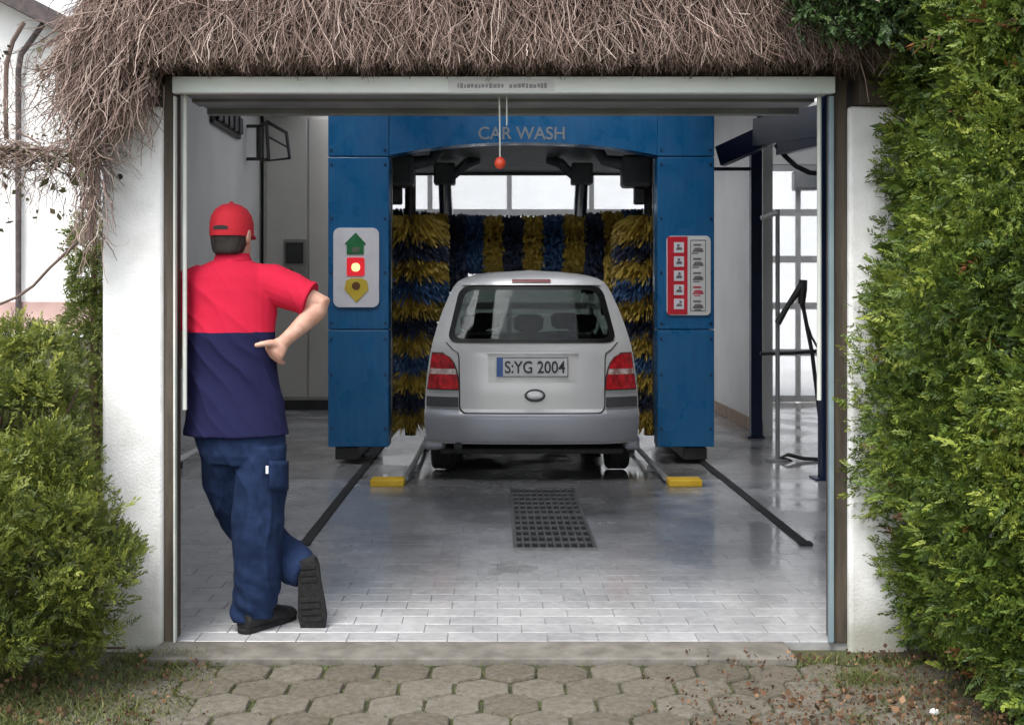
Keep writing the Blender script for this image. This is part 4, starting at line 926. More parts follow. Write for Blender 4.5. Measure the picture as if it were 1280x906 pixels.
def shirtfold(x, y, z):
    px_, py_ = VX + x / (y + CAMD) * FPX, VY + (CAMH - z) / (y + CAMD) * FPX
    n1 = noise.noise((x * 5, y * 5, z * 5)); v = .007 * n1
    if y + CAMD < PD + .08:
        k = np.interp(py_, [330, 400, 430, 470, 530], [.3, .6, .9, 1.0, .6])
        u = (px_ - 232) * .50 + (py_ - 416) * -.62   # stripes running from the hand down to the left
        u2 = (px_ - 345) * .62 + (py_ - 440) * -.48
        v += .014 * k * ((1 - abs(math.sin(u * .085 + 1.6 * noise.noise((x * 3, 0, z * 3))))) ** 2.2 - .3) * (0.55 + .6 * noise.noise((x * 4 + 7, 1, z * 4)))
        v += .008 * k * ((1 - abs(math.sin(u2 * .15 + 1.8 * noise.noise((x * 5, 4, z * 5))))) ** 2 - .3)
    return v
displace(tme, shirtfold); smooth(tme)
# open the hem and the sleeves a little: flatten the very bottom
sh = link('shirt', tme, shirtm, per)
for p0_, p1_, r_ in ((SH.lerp(EL, .70), SH.lerp(EL, .765), .0755), (LS.lerp(LE, .68), LS.lerp(LE, .745), .0715)): part('sleeve_cuff', MB().tube([p0_, p0_.lerp(p1_, .5), p1_], [r_ + .001, r_ + .0025, r_ - .001], 26), shirtm, sh, sm=1.0)
cm = MB(); 
cm.loft([(pp(291, 326), .080, .074, X_, Y_), (pp(291, 317, .005), .069, .066, X_, Y_), (pp(291, 317, .005), .064, .060, X_, Y_), (pp(291, 324), .062, .058, X_, Y_)], 24)
part('collar', cm, shirtm, sh, sm=.9)
# trousers
Q = MB()
Q.loft([(pp(299, 520), 57 * PX, .112, X_, Y_), (pp(301, 550), 56 * PX, .122, X_, Y_), (pp(302, 566), 54 * PX, .120, X_, Y_), (pp(303, 578), 50 * PX, .105, X_, Y_)], 24)
RT = [(326, 556, -.005, 32), (325, 600, -.01, 33), (323.5, 650, -.01, 32.5), (322, 700, -.008, 30), (320, 740, -.005, 27.5), (318, 762, -.0, 25.5), (318, 772, .0, 25)]
Q.loft([(pp(x, y, dy), r_ * PX, r_ * PX * 1.0, X_, Y_) for x, y, dy, r_ in RT], 20)
LT = [(278, 556, .01, 31), (284, 600, .07, 31), (303, 645, .16, 30), (318, 664, .18, 29), (345, 688, .13, 27), (366, 704, .085, 25), (380, 713, .045, 23), (384, 717, .03, 20)]
Q.tube([pp(x, y, dy) for x, y, dy, r_ in LT], [r_ * PX for *_, r_ in LT], 20)
qme = remesh(Q, .006, 5, 'trousers')
def trfold(x, y, z):
    py_ = VY + (CAMH - z) / (y + CAMD) * FPX
    k = np.interp(py_, [540, 600, 650, 700, 775], [.5, .8, 1.0, .8, 1.3])
    v = .013 * k * ((1 - abs(math.sin(x * 30 + z * 6 + 5 * noise.noise((x * 2, y * 2, z * 3))))) ** 2.2 - .3)* (.4 + .6 * abs(noise.noise((x * 3, y * 3, z * 5 + 3))))
    v += .014 * k * noise.noise((x * 8, y * 8, z * 9)) + .0045 * math.sin(z * 85 + 7 * x * 8) * np.interp(py_, [700, 745, 770], [0, .5, 1.2])
    return v
displace(qme, trfold); smooth(qme)
tr = link('trousers', qme, trm, per)
# cargo pocket and tag
a, b = pp(337, 611, -.118), pp(357, 575, -.10)
pk = MB()
n = 8; vs = []; fs = []
for j in range(7):
    for i in range(n + 1):
        yy = 576 + 36 * j / 6; xx = 336 + 21 * i / n
        u = (xx - 325) / 33.5; dyy = -.01 - .1105 * math.sqrt(max(0, 1 - u * u)) - .012
        vs.append(pp(xx, yy, dyy))
fs = [(j*(n+1)+i, j*(n+1)+i+1, (j+1)*(n+1)+i+1, (j+1)*(n+1)+i) for j in range(6) for i in range(n)]
pk.add(vs, fs); pko = part('pocket', pk, trm, tr, sm=1.0)
md = pko.modifiers.new('t', 'SOLIDIFY'); md.thickness = .014; md.offset = -1
t0 = pp(334, 587, -.131); box('tag', (t0.x - .006, t0.y - .003, t0.z - .016), (t0.x + .006, t0.y + .004, t0.z + .016), mat('tag_white', (.6,.62,.68), (.65,.67,.72), .6), tr, .001)
# standing shoe (toe turned away to the right)
def shoe(secs, sole_secs, nm='shoe'):
    me = remesh(secs, .005, 4, nm); smooth(me); o = link(nm, me, shoem, per)
    part('sole', sole_secs, solem, o, bevel=.004, sm=.7); return o
fwd = Vector((.55, .835, 0)).normalized(); sd_ = Vector((.835, -.55, 0)).normalized()
f0 = pp(309, 787, -.045); f0.z = 0
def fp(f, s, z): return f0 + fwd * f + sd_ * s + Z_ * z
m1 = MB(); m1.loft([(fp(f, 0, z), w * 1.15, h * 1.15, sd_, Z_) for f, w, h, z in ((-.03, .028, .030, .045), (-.02, .038, .045, .055), (.03, .042, .052, .062), (.09, .044, .050, .062), (.15, .047, .038, .048), (.21, .048, .028, .038), (.255, .040, .022, .032), (.272, .022, .014, .028))], 16)
m2 = MB(); out_l = [(-.038, 0), (-.03, .026), (0, .040), (.06, .041), (.13, .047), (.20, .051), (.25, .043), (.277, .018), (.277, -.018), (.25, -.043), (.20, -.05), (.13, -.044), (.06, -.038), (0, -.038), (-.03, -.026)]
vs = [fp(f, s, 0.0035) for f, s in out_l] + [fp(f, s, .026) for f, s in out_l]; n = len(out_l)
m2.add(vs, [tuple(range(n)), tuple(range(n, 2*n))] + [(i, (i+1) % n, (i+1) % n + n, i + n) for i in range(n)])
shoe(m1, m2)
# raised shoe: toe on the floor, sole towards the camera
toe = pp(391, 786.5, .015); toe.z = .012; up = (pp(384, 706, -.015) - toe).normalized(); rt = X_ - up * X_.dot(up); rt.normalize(); bk = up.cross(rt) * -1
if bk.y > 0: bk = -bk     # bk points to the camera
def sp(u, s, t): return toe + up * u * 1.05 + rt * s * 1.22 + bk * t
m1 = MB(); m1.loft([(sp(u, 0, t), w, h, rt, bk) for u, w, h, t in ((.002, .020, .012, -.022), (.02, .040, .022, -.030), (.06, .048, .028, -.034), (.12, .047, .038, -.045), (.17, .043, .050, -.058), (.23, .041, .052, -.060), (.262, .036, .044, -.052), (.274, .024, .028, -.045))], 16)
m2 = MB(); fo = [(0.277 - .038 - f, s) for f, s in out_l]
vs = [sp(u + .0, s, 0.0) for u, s in fo] + [sp(u, s, -.024) for u, s in fo]
m2.add(vs, [tuple(range(n)), tuple(range(n, 2*n))] + [(i, (i+1) % n, (i+1) % n + n, i + n) for i in range(n)])
so = shoe(m1, m2)
for k in range(9):
    u0 = .02 + k * .027
    if 4 <= k <= 5: continue
    w = .034 if k < 6 else .028
    part('tread', MB().add([sp(u0, -w, .004), sp(u0, w, .004), sp(u0 + .017, w, .004), sp(u0 + .017, -w, .004), sp(u0, -w, -.002), sp(u0, w, -.002), sp(u0 + .017, w, -.002), sp(u0 + .017, -w, -.002)], [(0,1,2,3),(4,7,6,5),(0,4,5,1),(1,5,6,2),(2,6,7,3),(3,7,4,0)]), solem, so, bevel=.0015)
# hair and cap
Hh = MB(); Hh.loft([(HP(f, 0, z), rs, rf, S, F) for z, rs, rf, f in ((-.088, .052, .045, -.042), (-.075, .066, .058, -.036), (-.04, .0765, .070, -.025), (0, .079, .085, -.016), (.03, .079, .09, -.012), (.06, .072, .085, -.012))], 20)
hme = remesh(Hh, .005, 3, 'hair'); displace(hme, lambda x, y, z: .003 * noise.noise((x * 60, y * 60, z * 15))); smooth(hme); link('hair', hme, hairm, per)
Cc = MB(); Cc.loft([(HP(f, 0, z), rs, rf, S, F) for z, rs, rf, f in ((-.012, .087, .103, -.002), (.0, .0885, .105, -.002), (.04, .088, .105, -.002), (.075, .080, .096, -.003), (.103, .062, .076, -.004), (.120, .036, .046, -.005), (.127, .008, .012, -.005))], 32)
cap = part('cap', Cc, capm, per, sm=1.2)
# peak
pkm = MB(); vs = []; 
for i in range(13):
    a = R(-62 + 124 * i / 12)
    for rr_, dz in ((.092, .0), (.135, -.006), (.17, -.018)):
        ext = rr_ if abs(a) < 1.2 else rr_
        vs.append(HP(math.cos(a) * (rr_ + .008), math.sin(a) * (.088 if rr_ < .1 else .074), .004 + dz))
fs = [(3*i+j, 3*i+j+1, 3*i+j+4, 3*i+j+3) for i in range(12) for j in range(2)]
pkm.add(vs, fs); po = part('peak', pkm, capm, cap, sm=1); md = po.modifiers.new('t', 'SOLIDIFY'); md.thickness = .006
# slot at the back of the cap
sl = pp(283, 286, -.1); sv_ = []; 
slot = MB()
for i in range(7):
    a = R(-20 + 40 * i / 6)
    for z0 in (.012, .025): sv_.append(HP(-math.cos(a) * .1075 - .001, math.sin(a) * .094, z0 + (.004 * math.cos(a * 4) if z0 > .02 else 0)))
slot.add(sv_, [(2*i, 2*i+1, 2*i+3, 2*i+2) for i in range(6)])
part('strap_opening', slot, black_rubber, cap)
part('button', MB().tube([HP(-.005, 0, .125), HP(-.005, 0, .134)], [.010, .006], 10), capm, cap, sm=.8)

# ------------------------------------------------------------------ vegetation
def soup(name, verts, faces, tint, m, parent=None, kind=None):
    me = bpy.data.meshes.new(name)
    nv, nf = len(verts), len(faces); k = faces.shape[1]
    me.vertices.add(nv); me.vertices.foreach_set('co', verts.astype(np.float32).ravel())
    me.loops.add(nf * k); me.loops.foreach_set('vertex_index', faces.astype(np.int32).ravel())
    me.polygons.add(nf); me.polygons.foreach_set('loop_start', np.arange(0, nf * k, k, dtype=np.int32))
    me.update(calc_edges=True)
    at_ = me.attributes.new('tint', 'FLOAT', 'POINT'); at_.data.foreach_set('value', tint.astype(np.float32))
    return link(name, me, m, parent, kind)
def unit(v): return v / np.maximum(1e-9, np.linalg.norm(v, axis=-1, keepdims=True))
def leafmat(name, c1, c2, c3, rough=.55):
    m = bpy.data.materials.new(name); m.use_nodes = True; N = m.node_tree; L = N.links; b = N.nodes['Principled BSDF']; o = N.nodes['Material Output']
    a = N.nodes.new('ShaderNodeAttribute'); a.attribute_name = 'tint'
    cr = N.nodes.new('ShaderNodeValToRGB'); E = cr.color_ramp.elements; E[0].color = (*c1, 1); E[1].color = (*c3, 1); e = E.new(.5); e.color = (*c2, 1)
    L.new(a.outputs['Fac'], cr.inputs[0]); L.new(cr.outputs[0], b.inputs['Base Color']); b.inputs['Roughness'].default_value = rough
    t = N.nodes.new('ShaderNodeBsdfTranslucent'); L.new(cr.outputs[0], t.inputs[0])
    mx = N.nodes.new('ShaderNodeMixShader'); mx.inputs[0].default_value = .25; L.new(b.outputs[0], mx.inputs[1]); L.new(t.outputs[0], mx.inputs[2]); L.new(mx.outputs[0], o.inputs[0]); return m
def sprays(pos, nrm, size, nleaf, leafl, leafw, flat=.5, droop=.2):
    """flat fans of narrow leaflets; pos (n,3), nrm outward (n,3)"""
    n = len(pos)
    d = unit(nrm + rng.normal(0, .45, (n, 3)) + np.array([0, 0, .15 - droop]))
    s = unit(np.cross(d, rng.normal(0, 1, (n, 3)) * (1 - flat) + np.array([0, 0, 1.0]) * flat)); up = np.cross(s, d)
    V = []; T = []
    sz = size * np.clip(rng.lognormal(-.1, .35, n), .4, 2.2)
    tint = np.clip(rng.normal(.45, .22, n), 0, 1)
    for k in range(nleaf):
        t = k / (nleaf - 1); side = 1 if k % 2 else -1
        ang = side * (0.95 - .75 * t) + rng.normal(0, .12, n) if k < nleaf - 1 else rng.normal(0, .1, n)
        base = pos + d * (sz * t * .75)[:, None] + up * (rng.normal(0, .06, n) * sz)[:, None]
        ld = unit(d * np.cos(ang)[:, None] + s * np.sin(ang)[:, None] + up * rng.normal(0, .18, n)[:, None] - np.array([0, 0, droop]) * .6)
        ls_ = unit(np.cross(ld, up + rng.normal(0, .3, (n, 3))))
        l = sz * leafl * (1 - .35 * t) * rng.uniform(.8, 1.2, n); w = sz * leafw * rng.uniform(.8, 1.2, n)
        q = np.stack([base, base + ld * (l * .45)[:, None] + ls_ * w[:, None], base + ld * l[:, None], base + ld * (l * .45)[:, None] - ls_ * w[:, None]], 1)
        V.append(q); T.append(np.repeat(np.clip(tint + .25 * (t - .5), 0, 1), 4))
    V = np.concatenate(V).reshape(-1, 3); T = np.concatenate(T)
    return V, np.arange(len(V)).reshape(-1, 4), T
def nz3(p, sc, seed=0):
    return np.array([noise.noise((a * sc + seed, b * sc, c * sc)) for a, b, c in p])

def sublobes(lobes, k, f, sz=.62):
    o = []
    for cx, cy, cz, r, sx_, sz_ in lobes:
        for _ in range(k):
            u = Vector((random.gauss(0, 1), random.gauss(0, 1) - .5, random.gauss(0, 1) + .25)).normalized()
            rr_ = r * f * random.uniform(.65, 1.25); q = r * random.uniform(.75, 1.02)
            o.append((cx + u.x * q * sx_, cy + u.y * q, cz + u.z * q * sz_, rr_, 1.2, sz))
    return o
def blob_points(n, lobes):
    P_ = []; Nn = []
    w = np.array([l[3] ** 2 for l in lobes]); w /= w.sum()
    idx = rng.choice(len(lobes), n, p=w)
    u = unit(rng.normal(0, 1, (n, 3)))
    for i in range(n):
        cx, cy, cz, r, sx_, sz_ = lobes[idx[i]]
        q = u[i] * np.array([r * sx_, r, r * sz_]); P_.append((cx + q[0], cy + q[1], cz + q[2])); Nn.append(u[i])
    return np.array(P_), np.array(Nn)

# --- clipped thuja hedge at the right
hedge = thing('hedge', 'tall bright green conifer hedge covering the right pillar', 'hedge', (2.6, -.45, 0))
def hedge_points(n):
    out = []; nr = []
    # faces: left (-x), front (-y), front-left corner blended
    for _ in range(n):
        f = random.random(); z = random.uniform(0.02, 3.1)
        a = random.uniform(-.75, 1.35)   # angle along the rounded plan, 0 = facing -x, 1.57 = facing -y
        cx, cy = 2.42, -.50; rx, ry = .90, .85
        sx_ = -math.copysign(abs(math.cos(a)) ** .55, math.cos(a)); sy_ = -math.copysign(abs(math.sin(a)) ** .7, math.sin(a))
        base = np.interp(z, [0, .12, .35, .8, 1.6, 2.2, 2.6, 3.1], [.74, .84, .96, 1.03, 1.0, .97, 1.0, .9])
        out.append((cx + sx_ * rx * base, cy + sy_ * ry * base, z)); nr.append((sx_, sy_, .1))
    return np.array(out), unit(np.array(nr))
hp, hn = hedge_points(900)
hp = hp + hn * (nz3(hp, 2.2) * .15 - np.abs(rng.normal(0, .05, len(hp))))[:, None]
hl_ = [(a[0], a[1], a[2], random.uniform(.045, .12), 1.0, 1.05) for a in hp]
p, u_ = blob_points(34000, hl_); nn = unit(u_ + np.array([-.55, -.55, .15]))
kp = p[:, 2] > .03; p, nn = p[kp], nn[kp]
V, Fc, T = sprays(p, nn, .055, 15, .27, .048, .25, .12)
T = np.clip(T + np.tile(np.repeat(nz3(p, 3.5, 2) * .35, 4), 15), 0, 1)
hl = leafmat('thuja_leaf', (.036, .072, .013), (.125, .190, .024), (.31, .36, .055))
soup('foliage', V, Fc, T, hl, hedge, 'stuff')
p, nn = hedge_points(500); p = p - nn * .12
mb = MB()
for a, b in zip(p, nn): mb.tube([Vector(a - b * .35), Vector(a - b * .1) + Vector((0, 0, -.02)), Vector(a)], [.008, .006, .003], 4)
part('branches', mb, mat('conifer_bark', (.06, .035, .02), (.12, .075, .045), .9), hedge, kind='stuff')
for k in range(4): part('trunk', MB().tube([(1.9 + k * .35, -.45, -.05), (1.92 + k * .35, -.43, 1.5), (1.9 + k * .35, -.45, 2.9)], [.04, .03, .012], 8), MATS['conifer_bark'], hedge, sm=1)
# inner growth, its shade put in as a darker tint
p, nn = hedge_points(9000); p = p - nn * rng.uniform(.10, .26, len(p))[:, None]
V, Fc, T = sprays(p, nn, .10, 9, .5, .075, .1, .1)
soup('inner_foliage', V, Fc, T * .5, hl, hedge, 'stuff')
# a few brown dead sprays
p, nn = hedge_points(160); p = p - nn * .01
V, Fc, T = sprays(p + nn * (nz3(p, 2.2) * .13)[:, None], nn, .07, 9, .5, .05)
soup('dead_sprays', V, Fc, T, leafmat('dead_leaf', (.10, .035, .012), (.2, .075, .025), (.30, .14, .05)), hedge, 'stuff')

# --- overhanging evergreen at the top right
ev = thing('evergreen_bough', 'dark green conifer bough hanging over the right end of the roof', 'conifer', (1.75, .1, 2.42))
n = 11000; px_ = rng.uniform(960, 1290, n); py_ = rng.uniform(-90, 62, n)
keep = py_ < np.interp(px_, [960, 1000, 1060, 1120, 1200, 1290], [-60, 15, 42, 40, 62, 70]) + rng.normal(0, 12, n)
px_, py_ = px_[keep], py_[keep]; dd = rng.uniform(4.15, 4.62, len(px_))
p = np.stack([(px_ - VX) / FPX * dd, dd - CAMD, CAMH - (py_ - VY) / FPX * dd], 1)
nn = unit(np.stack([-.3 + rng.normal(0, .4, len(p)), -.8 + rng.normal(0, .3, len(p)), -.4 + rng.normal(0, .3, len(p))], 1))
V, Fc, T = sprays(p, nn, .058, 13, .28, .05, .2, .45)
soup('foliage', V, Fc, T * .75, leafmat('dark_conifer_leaf', (.016, .038, .012), (.05, .10, .022), (.13, .20, .04)), ev, 'stuff')
mb = MB()
for k in range(26):
    a = at(random.uniform(1010, 1290), random.uniform(-90, 30), random.uniform(4.3, 4.6)); mb.tube([a + Vector((.35, .1, .25)), a + Vector((.15, .03, .12)), a], [.012, .008, .003], 5)
mb.tube([(1.95, .1, 1.9), (1.85, -.05, 2.75), (1.3, -.15, 2.78), (1.0, -.18, 2.66)], [.05, .035, .02, .008], 7)
part('branches', mb, MATS['conifer_bark'], ev, kind='stuff')

# --- yew-like shrub at the left
shr = thing('shrub', 'bushy olive green evergreen shrub in front of the left pillar', 'shrub', (-2.0, -.45, 0))
lobes = []
def lb(x, y, d, r, sx_=1.15, sz_=.8): c = at(x, y, d); lobes.append((c.x, c.y, c.z, r, sx_, sz_))
for x, y, d, r in ((22, 455, 4.45, .21), (60, 470, 4.5, .17), (85, 520, 4.4, .20), (25, 540, 4.25, .26), (-40, 500, 4.4, .3), (70, 590, 4.25, .22), (95, 640, 4.2, .20), (10, 640, 4.1, .30), (118, 690, 4.2, .19), (60, 700, 4.1, .24), (140, 705, 4.3, .12), (-30, 720, 4.05, .3), (30, 760, 4.15, .22), (100, 760, 4.25, .2), (135, 785, 4.35, .13), (-80, 600, 4.2, .35), (-70, 780, 4.2, .3), (70, 790, 4.3, .18), (25, 430, 4.5, .13), (45, 560, 4.6, .3), (0, 680, 4.5, .35)):
    lb(x, y, d, r)
sub = [l for l in sublobes(lobes, 13, .36) if VX + (l[0] + l[3] * 1.0) / (l[1] + CAMD) * FPX < np.interp(VY + (CAMH - l[2]) / (l[1] + CAMD) * FPX, [380, 400, 450, 560, 620, 650, 700, 740, 780, 815], [60, 78, 112, 120, 132, 155, 178, 158, 168, 140]) + random.uniform(-10, 4) and VY + (CAMH - l[2] - l[3] * .6) / (l[1] + CAMD) * FPX > np.interp(VX + l[0] / (l[1] + CAMD) * FPX, [-200, 0, 40, 80, 115], [400, 395, 392, 415, 460])]
p, nn = blob_points(25000, sub)
p = p + nn * (nz3(p, 7) * .03 - np.abs(rng.normal(0, .02, len(p))))[:, None]
kp = p[:, 2] > .02; p, nn = p[kp], nn[kp]
# wispy tips pushed outwards and up
V, Fc, T = sprays(p, unit(nn + np.array([0, 0, .5])), .048, 14, .30, .046, .25, -.05)
tn = np.repeat(np.clip(nz3(p, 4.0, 5) * .35, -.3, .3), 4)
T = np.clip(T + np.tile(tn, 14), 0, 1)
soup('foliage', V, Fc, T, leafmat('yew_leaf', (.036, .060, .013), (.130, .165, .024), (.32, .34, .055)), shr, 'stuff')
mb = MB()
for cx, cy, cz, r, *_ in lobes:
    for k in range(3):
        e = Vector((cx, cy, max(.05, cz))) + Vector((random.uniform(-r, r), random.uniform(-r, r), random.uniform(-r, r))) * .7
        b0 = Vector((-2.0 + random.uniform(-.1, .1), -.38 + random.uniform(-.1, .1), -.04))
        mb.tube([b0, b0.lerp(e, .5) + Vector((0, 0, .08)), e], [.018, .011, .004], 5)
part('branches', mb, mat('shrub_bark', (.05, .032, .022), (.10, .065, .045), .9), shr, kind='stuff')

# --- leafless climber over the garage
vine = thing('climber', 'dense tangle of bare pinkish brown climber twigs over the garage door', 'climber', (0, .1, 2.42))
def strands(starts, dirs, lens, rad, nseg=7, wig=.5, grav=.25):
    n = len(starts); pts = [starts]; d = unit(dirs)
    seg = lens / nseg; curl = rng.normal(0, wig * .6, (n, 3))
    for k in range(nseg):
        d = unit(d + rng.normal(0, wig * .45, (n, 3)) + curl * .25 + np.array([0, 0, -grav * .3]))
        pts.append(pts[-1] + d * seg[:, None])
    pts = np.stack(pts, 1)  # n, k, 3
    K = nseg + 1
    t = np.gradient(pts, axis=1); t = unit(t); u = unit(np.cross(t, np.array([.3, .9, .2]))); v = np.cross(t, u)
    rr_ = rad[:, None] * np.linspace(1, .45, K)[None]
    V = []
    for a in range(3):
        th = a * 2 * math.pi / 3; V.append(pts + (u * math.cos(th) + v * math.sin(th)) * rr_[..., None])
    V = np.stack(V, 2)      # n,K,3,3
    idx = np.arange(n * K * 3).reshape(n, K, 3); F_ = []
    for a in range(3):
        b = (a + 1) % 3; F_.append(np.stack([idx[:, :-1, a], idx[:, :-1, b], idx[:, 1:, b], idx[:, 1:, a]], -1).reshape(-1, 4))
    return V.reshape(-1, 3), np.concatenate(F_), np.repeat(np.clip(rng.normal(.5, .25, n), 0, 1), K * 3)
SV, SF, ST = [], [], []; off = 0
def addst(v, f, t):
    global off
    SV.append(v); SF.append(f + off); ST.append(t); off += len(v)
n = 14000
xs = rng.uniform(-1.78, 1.62, n)
z0 = rng.uniform(2.36, 2.95, n); y0 = rng.uniform(-.24, .02, n) - .10 * np.clip((2.75 - z0), 0, .3)
lean = np.interp(xs, [-1.8, -1.3, -.6, .3, 1.0, 1.6], [-.55, -.35, .05, .0, .3, .45])
dirs = np.stack([lean + rng.normal(0, .42, n), rng.normal(-.12, .25, n), -np.ones(n) + rng.normal(0, .35, n)], 1)
pxx = VX + xs / (CAMD + y0) * FPX; pyy = VY + (CAMH - z0) / (CAMD + y0) * FPX
kp = pxx > 150 - np.clip(pyy + 10, -60, 80) * 1.1 + rng.normal(0, 10, n)
xs, z0, y0, dirs = xs[kp], z0[kp], y0[kp], dirs[kp]; n = len(xs)
ln_ = rng.uniform(.12, .42, n); ln_ = np.minimum(ln_, np.maximum(.07, (z0 - 2.275) * 1.12))
addst(*strands(np.stack([xs, y0, z0], 1), dirs, ln_, rng.choice([1, 1, 1, 1.4, 1.9], n) * rng.uniform(.0009, .0023, n), 7, .46, .25))
n = 130
st = np.stack([rng.uniform(-1.6, 1.6, n), rng.uniform(-.26, -.08, n), rng.uniform(2.5, 2.95, n)], 1)
addst(*strands(st, np.stack([rng.normal(0, 1.0, n), rng.normal(-.05, .15, n), rng.normal(-.5, .4, n)], 1), np.minimum(rng.uniform(.3, .8, n), np.maximum(.15, (st[:, 2] - 2.3) * 1.6)), rng.uniform(.0028, .005, n), 8, .36, .12))
# left fall over the pillar
n = 3000
px_ = rng.triangular(62, 140, 215, n); py_ = rng.uniform(-40, 120, n); dd = rng.uniform(4.40, 4.66, n)
px_ = np.maximum(px_, 135 - (py_ + 20) * 1.0 + rng.normal(0, 10, n))
st = np.stack([(px_ - VX) / FPX * dd, dd - CAMD, CAMH - (py_ - VY) / FPX * dd], 1)
dirs = np.stack([-.38 + rng.normal(0, .4, n), rng.normal(0, .2, n), -1 + rng.normal(0, .3, n)], 1)
addst(*strands(st, dirs, rng.uniform(.08, .32, n), rng.uniform(.0012, .0034, n), 7, .45, .3))
# hanging tail beside the pillar
n = 750
px_ = rng.normal(112, 11, n); py_ = rng.uniform(90, 300, n); dd = rng.uniform(4.45, 4.62, n)
kp = (py_ < 150) | (rng.random(n) < np.interp(py_, [150, 300], [1, .25])); px_, py_, dd = px_[kp], py_[kp], dd[kp]; n = len(px_)
st = np.stack([(px_ - VX) / FPX * dd, dd - CAMD, CAMH - (py_ - VY) / FPX * dd], 1)
addst(*strands(st, np.stack([rng.normal(.05, .3, n), rng.normal(0, .15, n), -np.ones(n)], 1), rng.uniform(.06, .2, n), rng.uniform(.0012, .003, n), 6, .5, .3))
# horizontal run to the left along a wire
n = 800
px_ = rng.uniform(-220, 130, n); py_ = rng.normal(188, 9, n) + 8 * np.sin(px_ / 60); dd = rng.uniform(4.45, 4.6, n)
st = np.stack([(px_ - VX) / FPX * dd, dd - CAMD, CAMH - (py_ - VY) / FPX * dd], 1)
addst(*strands(st, np.stack([rng.choice([-1, 1], n) * 1.0, rng.normal(0, .2, n), rng.normal(-.05, .4, n)], 1), rng.uniform(.08, .25, n), rng.uniform(.0012, .003, n), 6, .5, .2))
# sparse hanging wisps over the white wall
n = 900
px_ = rng.uniform(-160, 125, n); py_ = rng.uniform(55, 235, n); dd = rng.uniform(4.45, 4.62, n)
st = np.stack([(px_ - VX) / FPX * dd, dd - CAMD, CAMH - (py_ - VY) / FPX * dd], 1)
addst(*strands(st, np.stack([rng.normal(-.2, .6, n), rng.normal(0, .2, n), -np.ones(n) * .8], 1), rng.uniform(.05, .2, n), rng.uniform(.0008, .0018, n), 6, .6, .3))
twm = bpy.data.materials.new('twig_bark'); twm.use_nodes = True; N = twm.node_tree; L = N.links; b = N.nodes['Principled BSDF']; b.inputs['Roughness'].default_value = .85
a_ = N.nodes.new('ShaderNodeAttribute'); a_.attribute_name = 'tint'; cr = N.nodes.new('ShaderNodeValToRGB'); E = cr.color_ramp.elements
E[0].color = (.075, .046, .036, 1); E[1].color = (.54, .44, .38, 1); e = E.new(.5); e.color = (.27, .185, .155, 1); L.new(a_.outputs['Fac'], cr.inputs[0]); L.new(cr.outputs[0], b.inputs['Base Color'])
tv, tf = np.concatenate(SV), np.concatenate(SF); fc_ = tv[tf].mean(1); ok_ = ~((fc_[:, 2] < 2.288 + .012 * np.sin(fc_[:, 0] * 40)) & (np.abs(fc_[:, 0] - .02) < 1.36)); tf = tf[ok_]
soup('twigs', tv, tf, np.concatenate(ST), twm, vine, 'stuff')
mb = MB()
for pts, r_ in (([(0,380),(22,371),(42,357),(62,335),(98,302)], .006), ([(30,28),(16,52),(8,80),(7,130),(8,175)], .009), ([(-60,192),(0,189),(60,186),(128,192)], .007), ([(118,150),(113,200),(116,260),(112,300)], .012), ([(128,110),(121,180),(123,250)], .010), ([(190,40),(150,90),(125,150)], .012)):
    mb.tube([at(x, y, 4.5) for x, y in pts], r_, 6)
part('stem', mb, mat('vine_stem', (.10, .07, .06), (.18, .13, .11), .9), vine, sm=1, kind='stuff')
# small dry leaves caught in the wisps
n = 260; px_ = rng.uniform(-100, 128, n); py_ = np.concatenate([rng.uniform(60, 290, n // 2), rng.normal(195, 14, n - n // 2)]); dd = rng.uniform(4.42, 4.6, n)
p = np.stack([(px_ - VX) / FPX * dd, dd - CAMD, CAMH - (py_ - VY) / FPX * dd], 1)
V, Fc, T = sprays(p, unit(rng.normal(0, 1, (n, 3))), .028, 2, 1.0, .32)
soup('dry_leaves', V, Fc, T, leafmat('dry_leaf', (.05, .05, .025), (.11, .10, .05), (.25, .19, .10)), vine, 'stuff')

# --- slim conifer behind, left of the pillar
sc_ = thing('slim_conifer', 'slim yellow green conifer between the pillar and the white house', 'conifer', at(116, 560, 7.5))
lobes = []
for x, y, r in ((118, 300, .16), (112, 330, .2), (116, 365, .22), (112, 395, .22), (118, 430, .3), (120, 480, .32), (122, 540, .34)): lb(x, y, 7.4, r, .6, 1.1)
p, nn = blob_points(6500, lobes); p = p + nn * (nz3(p, 4) * .1)[:, None]
V, Fc, T = sprays(p, nn, .062, 13, .28, .055)
soup('foliage', V, Fc, T, leafmat('pale_conifer_leaf', (.05, .08, .016), (.15, .19, .04), (.32, .33, .08)), sc_, 'stuff')
g0 = at(118, 560, 7.4); part('trunk', MB().tube([(g0.x, g0.y, -.05), (g0.x, g0.y, 1.8)], [.05, .015], 8), MATS['conifer_bark'], sc_)

